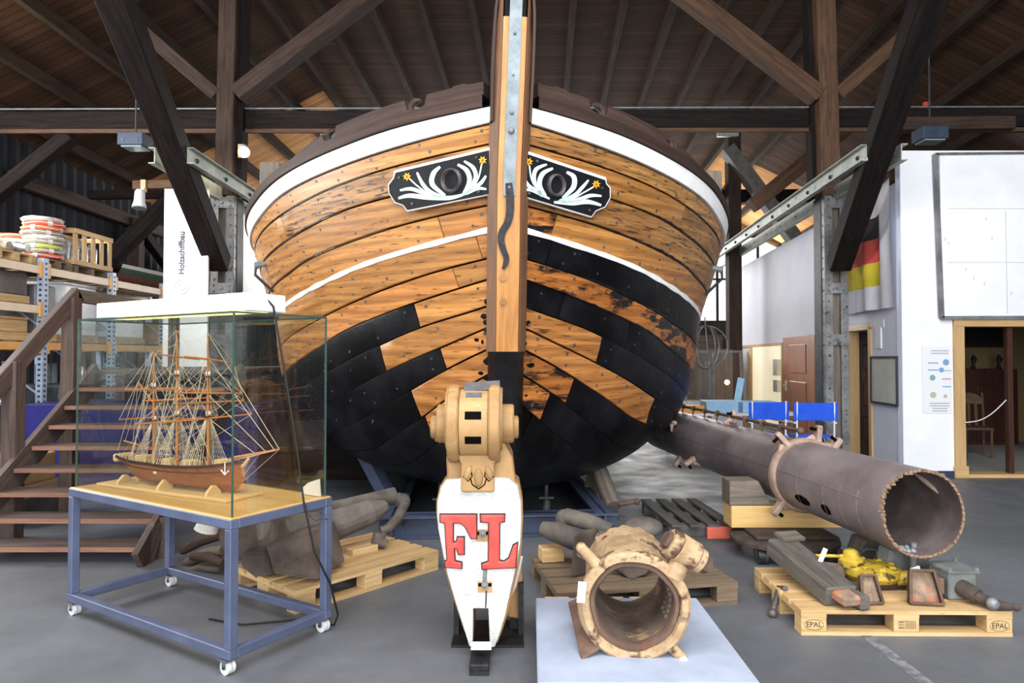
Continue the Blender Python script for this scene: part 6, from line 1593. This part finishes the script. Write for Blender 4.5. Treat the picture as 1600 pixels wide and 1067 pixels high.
# ================================================================== PALLET RACK
RX0 = -6.2; RXB = -7.3
rk = thing('pallet_rack', 'tall storage rack with blue uprights and orange beams at the left', 'rack', (-6.7, 10, 0))
UY = (7.35, 9.0, 10.55, 12.1, 13.7)
for y in UY:
    for x in (RX0, RXB):
        m = MB(); m.box((x, y, 1.45), (.09, .09, 2.9)); up = m.build('upright', 'rack_upright', rk)
        if x == RX0:
            m = MB()
            for k in range(40): m.box((x + .0455, y - .0, .1 + .07 * k), (.003, .035, .03)); m.box((x, y - .0455, .1 + .07 * k), (.035, .003, .03))
            tag(m.build('slots', 'steel_dark', up), kind='stuff')
    for k in range(3): MB().tube([(RX0 - .03, y, .2 + .9 * k), (RXB + .03, y, .95 + .9 * k)], .014, 6).build('brace', 'rack_upright', rk)
for i in range(4):
    y0, y1 = UY[i] + .045, UY[i + 1] - .045
    for z, mt in ((2.74, 'rack_cream'), (1.74, 'rack_orange')) + (((2.22, 'rack_cream'),) if i == 0 else ()):
        for x in (RX0, RXB): MB().box((x, (y0 + y1) / 2, z), (.05, y1 - y0, .10)).build('beam', mt, rk)
        for y in (y0 + .03, y1 - .03): MB().box((RX0 + .03, y, z), (.02, .05, .2)).build('beam_clip', 'rack_orange', rk)
        for k in range(5): MB().box(((RX0 + RXB) / 2, y0 + (y1 - y0) * (k + .5) / 5, z + .058), (1.08, .16, .016)).build('shelf_board', 'pallet_old', rk)
ZT = 2.81
def small_pallet(c, wx, wy, label, mt='pallet_old'):
    t = thing('storage_pallet', label, 'pallet', c, 'pallets on the storage rack'); c = Vector(c)
    for k in range(3): MB().box(c + V(0, -wy / 2 + .05 + (wy - .1) * k / 2, .05), (wx, .09, .1)).build('bearer', mt, t)
    for k in range(4): MB().box(c + V(-wx / 2 + wx * (k + .5) / 4, 0, .11), (wx / 4 - .04, wy, .02)).build('slat', mt, t)
    return t
small_pallet((-6.55, 9.40, ZT), .6, .56, 'small pallet under the tall life ring stack')
seq = ['buoy_red', 'buoy_grey', 'buoy_yellow', 'buoy_grey', 'buoy_white', 'buoy_grey', 'buoy_orange', 'buoy_red', 'buoy_white']
words = ['red', 'dark grey', 'yellow', 'mid grey', 'off white', 'grey brown', 'orange', 'bright red', 'pale grey']
pos = ['lowest of', 'second from bottom in', 'third from bottom in', 'fourth from bottom in', 'fifth from bottom in', 'fourth from top in', 'third from top in', 'second from top in', 'topmost of']
zc_ = ZT + .122
def life_ring(c, mt, label, R=.215, r=.046, tilt=(0, 0, 1), grp='life rings stacked on the rack'):
    t = thing('life_ring', label, 'life ring', c, grp); c = Vector(c)
    MB().torus(c, tilt, R, r, 30, 10).build('ring', mt, t, smooth=60)
    for k in range(4):
        a_ = k * math.pi / 2 + c.z * 37; p = c + V(math.cos(a_) * R, math.sin(a_) * R, 0); tn = V(-math.sin(a_), math.cos(a_), 0)
        MB().tube([p - tn * .03, p + tn * .03], r + .004, 10, caps=False).build('band', 'buoy_white', t, smooth=60)
    MB().tube([c + V(math.cos(a) * (R + r + .004), math.sin(a) * (R + r + .004), .012 * math.sin(a * 4)) for a in np.linspace(0, 2 * math.pi, 25)[:-1]], .006, 5, closed=True).build('grab_line', 'rope_white', t)
for k in range(9):
    life_ring((-6.5 + .012 * math.sin(k * 2.1), 9.42 + .012 * math.cos(k * 1.7), zc_ + .046 + k * .062 * 1.02), seq[k], '%s life ring, %s the tall stack' % (words[k], pos[k]), r=.0305 + .002)
for k, (mt, nm) in enumerate((('buoy_grey', 'grey life ring, lowest of the low stack at the left edge'), ('buoy_white', 'pale life ring, middle of the low stack at the left edge'), ('buoy_orange', 'orange life ring, top of the low stack at the left edge'))):
    life_ring((-7.06, 9.72, 3.16 + .07 * k), mt, nm, R=.22, r=.033)
m = MB(); m.box((-7.06, 9.72, (3.125 + ZT) / 2), (.44, .5, 3.12 - ZT)); tag(m.build('dark_crate', 'crate_dark', bevel=.01), 'dark flat crate under the low life ring stack', 'crate')
t = thing('fender_pile', 'heap of grey rolled nets on the rack at the left edge', 'net', (-6.7, 8.9, ZT))
small_pallet((-6.65, 8.6, ZT), .8, .7, 'pallet with rolled nets at the left edge of the rack', 'pallet_new')
t.location = (-6.7, 8.9, ZT + .12); ORG[t.name] = Vector(t.location)
for k in range(6):
    c = V(-6.62 + .14 * (k % 3 - 1), 8.32 + .11 * k, ZT + .19 + .02 * (k % 2)); MB().tube([c - V(.16, .02, 0), c + V(0, .03, .02), c + V(.17, 0, 0)], [.05, .07, .05], 10).build('net_roll', 'foil_silver' if k % 2 else 'buoy_grey', t, smooth=60)
# slatted crate
t = thing('slatted_crate', 'pale slatted wooden crate beside the tall life ring stack', 'crate', (-6.6, 10.32, ZT + .12))
small_pallet((-6.53, 10.2, ZT), .5, .86, 'pallet under the slatted crate')
z0 = ZT + .122; y0, y1 = 9.74, 10.66; xf, xb_ = -6.28, -6.76
for y in np.linspace(y0 + .04, y1 - .04, 5): MB().box((xf, y, z0 + .25), (.02, .085, .50)).build('slat', 'pallet_new', t)
for y in np.linspace(y0 + .04, y1 - .04, 5): MB().box((xb_, y, z0 + .25), (.02, .085, .50)).build('slat', 'pallet_new', t)
for z in (z0 + .03, z0 + .48):
    for x in (xf + .02, xb_ - .02): MB().box((x, (y0 + y1) / 2, z), (.02, y1 - y0, .07)).build('rail', 'pallet_new', t)
    for y in (y0, y1): MB().box(((xf + xb_) / 2, y, z), (xf - xb_, .02, .07)).build('rail', 'pallet_new', t)
for k in range(4):
    c = V(-6.52, 9.87 + .22 * k, z0 + .02); tag(MB().tube([c, c + V(0, 0, .1), c + V(.01, 0, .3), c + V(0, 0, .38)], [.06, .085, .08, .03], 12).build('wrapped_bottle', 'foil_silver', smooth=60), ['first', 'second', 'third', 'fourth'][k] + ' foil wrapped bundle inside the slatted crate counted from the left', 'bundle', 'bundles in the slatted crate')
# rowing boat lying along the rack
t = thing('rowing_boat', 'green and red rowing boat with white gunwale on the rack', 'boat', (-6.75, 13, ZT))
def boat(s_, f): # s along 0..1, f 0 keel..1 gunwale
    w_ = .42 * math.sin(math.pi * min(1, .12 + .8 * s_)) ** .6; z = ZT + .03 + .28 * f + .03 * (2 * s_ - 1) ** 2
    return w_ * f ** .5, 11.35 + 3.3 * s_, z
for f0, f1, nm, mt in ((.0, .42, 'bottom_planking', 'boat_red'), (.42, .8, 'topside', 'boat_green'), (.8, 1.0, 'gunwale', 'boat_white')):
    for sd in (-1, 1):
        rows = []
        for i in range(20):
            r_ = []
            for j in range(4):
                f = f0 + (f1 - f0) * j / 3; w_, y, z = boat(i / 19, f); r_.append(V(-6.72 + sd * w_, y, z))
            rows.append(r_)
        m = MB(); m.grid(rows, flip=sd > 0); m.build(nm, mt, t, smooth=50)
m = MB(); m.grid([[V(-6.72 - boat(i / 19, .95)[0], boat(i / 19, .95)[1], boat(i / 19, .95)[2]), V(-6.72 + boat(i / 19, .95)[0], boat(i / 19, .95)[1], boat(i / 19, .95)[2])] for i in range(20)]); m.build('cover', 'old_wood', t)
# middle and lower shelf goods
ZM = 1.81
def goods(name, label, cat, c, size, mt, cap=None, yaw=0, tap=None):
    t = thing(name, label, cat, c); c = Vector(c)
    MB().box(c + V(0, 0, .05), (size[0], size[1], .1)).build('pallet_base', 'pallet_new', t)
    MB().box(c + V(0, 0, .1 + size[2] / 2), (size[0] * .96, size[1] * .96, size[2]), Rz(yaw), tap).build('body', mt, t, bevel=.02, seg=2)
    if cap: MB().box(c + V(0, 0, .1 + size[2] + .02), (size[0] * .98, size[1] * .98, .04)).build('cover', cap, t, bevel=.01)
goods('wrapped_load', 'tall white foil wrapped load in the middle of the rack', 'load', (-6.72, 10.02, ZM), (.8, .78, .72), 'foil_white', 'foil_white')
goods('metal_cabinet', 'grey metal cabinet on the rack left of the white load', 'cabinet', (-6.72, 9.28, ZM), (.78, .42, .66), 'steel_column')
goods('wooden_box', 'low pale wooden box on the orange rack shelf at the left edge', 'box', (-6.66, 8.55, ZM), (.8, .62, .16), 'pallet_new', 'cardboard')
goods('dark_chest', 'dark brown chest on the upper left rack shelf', 'chest', (-6.7, 8.5, 2.29), (.8, .8, .30), 'crate_dark')
goods('wrapped_load', 'second white wrapped load behind the landing rail', 'load', (-6.72, 11.3, ZM), (.8, .9, .66), 'foil_white')
goods('carton_stack', 'brown carton on the rack behind the white banner panel', 'box', (-6.72, 12.8, ZM), (.8, .9, .5), 'cardboard')
def engine(label, c, s_=1.0):
    t = thing('engine', label, 'engine', c, 'old engines on the rack floor'); c = Vector(c)
    MB().box(c + V(0, 0, .10), (.62 * s_, .62 * s_, .20)).build('pallet_base', 'pallet_old', t)
    MB().box(c + V(0, 0, .45), (.5 * s_, .44 * s_, .5)).build('block', 'machine_grey', t, bevel=.03, seg=2)
    for k in range(3):
        MB().cyl(c + V(-.1 * s_, (-.14 + .14 * k) * s_, .70), c + V(-.1 * s_, (-.14 + .14 * k) * s_, .86), .055, 14).build('cylinder_head', 'galvanised', t, smooth=40)
        MB().tube([c + V(.24 * s_, (-.14 + .14 * k) * s_, .6), c + V(.33 * s_, (-.14 + .14 * k) * s_, .58), c + V(.33 * s_, (-.14 + .14 * k) * s_, .4)], .03, 10).build('exhaust', 'foil_silver', t, smooth=50)
    MB().cyl(c + V(.25 * s_, .1, .36), c + V(.34 * s_, .1, .36), .15, 20).build('flywheel', 'machine_grey', t, smooth=40)
    MB().box(c + V(.36 * s_, -.1, .42), (.004, .09, .16)).build('label', 'paper', t)
engine('grey metal engine under the orange shelf right of the newel post', (-6.55, 9.75, 0.0)); engine('dark engine under the orange shelf left of the newel post', (-6.55, 8.55, 0.0)); engine('grey engine behind the rear newel post on the rack floor', (-6.55, 11.3, 0))
for o in COL.objects:
    if o.name.startswith('engine') and o.parent is None: o.scale = (1, 1, 1.75)
m = MB(); m.tube([(-6.1, 9.55, .62), (-6.1, 9.55, .7), (-6.1, 9.55, 1.45), (-6.1, 9.55, 1.5)], [.04, .09, .09, .04], 14); m.tube([(-6.1, 9.55, 0), (-6.1, 9.55, .62)], .09, 14)
tag(m.build('silver_cylinder', 'foil_silver', smooth=50), 'tall foil wrapped cylinder standing before the rack', 'cylinder')
goods('wooden_box', 'yellowish wooden box on the floor at the left edge', 'box', (-4.95, 6.75, .25), (.5, .7, .28), 'cardboard'); 
m = MB(); m.box((-4.95, 6.75, .125), (.6, .8, .25)); tag(m.build('dark_crate', 'crate_dark', bevel=.01), 'dark flat crate under the yellowish box at the left edge', 'crate')

# ================================================================== RIGHT BACKGROUND
def director_chair(c, yaw, label):
    t = thing('folding_chair', label, 'chair', (0, 0, 0), 'blue folding chairs behind the pipe')
    MB().box((0, .22, .82), (.62, .02, .25)).build('backrest', 'chair_blue', t, bevel=.005)
    MB().box((0, 0, .46), (.52, .42, .02)).build('seat', 'chair_blue', t)
    for sx in (-1, 1):
        MB().tube([(sx * .26, .21, .46), (sx * .26, .225, .96)], .013, 8).build('back_post', 'spot_white', t)
        MB().tube([(sx * .26, -.2, .01), (sx * -.0 + sx * .26, .2, .46)], .012, 8).build('leg', 'spot_white', t)
        MB().tube([(sx * .26, .2, .01), (sx * .26, -.2, .46)], .012, 8).build('leg', 'spot_white', t)
        MB().box((sx * .28, 0, .66), (.04, .42, .02)).build('armrest', 'spot_white', t)
    t.location = c; t.rotation_euler = (0, 0, yaw)
director_chair((3.68, 10.1, 0), math.pi + .15, 'blue folding chair nearer the ship behind the pipe')
director_chair((4.33, 9.95, 0), math.pi - .05, 'blue folding chair nearer the steel column behind the pipe')
def table_(c, w_, d_, h_, label):
    t = thing('trestle_table', label, 'table', c); c = Vector(c)
    MB().box(c + V(0, 0, h_), (w_, d_, .04)).build('top', 'white_panel', t)
    for sx in (-1, 1):
        for sy in (-1, 1): MB().box(c + V(sx * (w_ / 2 - .06), sy * (d_ / 2 - .06), h_ / 2), (.05, .05, h_)).build('leg', 'steel_column', t)
table_((3.75, 12.0, 0), 2.3, .8, .62, 'white trestle table behind the blue chairs')
for k, (x, w_, h_, mt, nm) in enumerate(((3.05, .5, .12, 'box_orange', 'orange flat box'), (3.6, .55, .2, 'box_pale_blue', 'pale blue box'), (4.25, .6, .19, 'box_pale_blue', 'long pale blue box'))):
    tag(MB().box((x, 11.9, .641 + h_ / 2), (w_, .4, h_)).build('storage_box', mt, bevel=.008), nm + ' on the trestle table behind the chairs', 'box')
t = thing('hoop_beacon', 'grey wire hoop marker on a pole right of the hull', 'beacon', (4.1, 14.2, 0))
cb_ = px(1103, 542, 14.2)
for a_ in (0.15, 1.2, 2.2): MB().torus(cb_, (math.cos(a_), math.sin(a_), 0), .44, .014, 32, 6).build('hoop', 'steel_column', t, smooth=50)
MB().tube([(cb_.x + .06, 14.2, 0), (cb_.x + .06, 14.2, cb_.z - .4)], .045, 10).build('pole', 'steel_column', t); MB().tube([(cb_.x + .06, 14.2, cb_.z - .42), (cb_.x - .02, 14.2, cb_.z + .62)], .014, 8).build('spindle', 'steel_column', t)
MB().cyl((cb_.x + .06, 14.2, cb_.z - .46), (cb_.x + .06, 14.2, cb_.z - .3), .07, 12).build('hub', 'steel_column', t)
t = thing('display_cabinet', 'glazed grey cabinet in the far background right of the hull', 'cabinet', (3.9, 15.5, 0))
c = V(px(1110, 600, 15.6).x, 15.7, 0)
MB().box(c + V(0, .35, .9), (1.3, .05, 1.75)).build('back_panel', 'old_wood', t); MB().box(c + V(0, 0, .3), (1.3, .7, .6)).build('base', 'side_wall', t)
for sx in (-1, 0, 1): MB().box(c + V(sx * .62, -.33, 1.15), (.04, .04, 1.1)).build('frame_post', 'steel_column', t)
MB().box(c + V(0, -.33, 1.72), (1.3, .04, .05)).build('frame_bar', 'steel_column', t); MB().box(c + V(0, -.34, 1.15), (1.24, .008, 1.1)).build('pane', 'pane_glass', t)
m = MB(); m.ball(c + V(.38, -.1, 1.02), .06, 12, 8); tag(m.build('lantern', 'tube_glow', smooth=60), 'small glowing lantern inside the far glazed cabinet', 'lantern')
m = MB(); m.box((px(1065, 530, 19).x, 19.0, 1.1), (2.2, .3, 2.2)); tag(m.build('block_partition', 'old_wood'), 'pale block partition in the far background right of the hull', 'partition')
m = MB(); m.beam(V(px(1140, 632, 12.6).x, 12.6, .0), V(px(1158, 590, 12.8).x, 12.8, 1.2), .12, .03, (0, 1, 0)); tag(m.build('leaning_board', 'box_pale_blue'), 'pale grey blue board leaning behind the trestle table', 'board')
m = MB(); m.box((px(1146, 570, 17.5).x, 17.5, .9), (.42, .1, 1.8)); tag(m.build('orange_panel', 'frame_pine'), 'narrow orange wooden panel beside the far end of the side wall', 'panel')
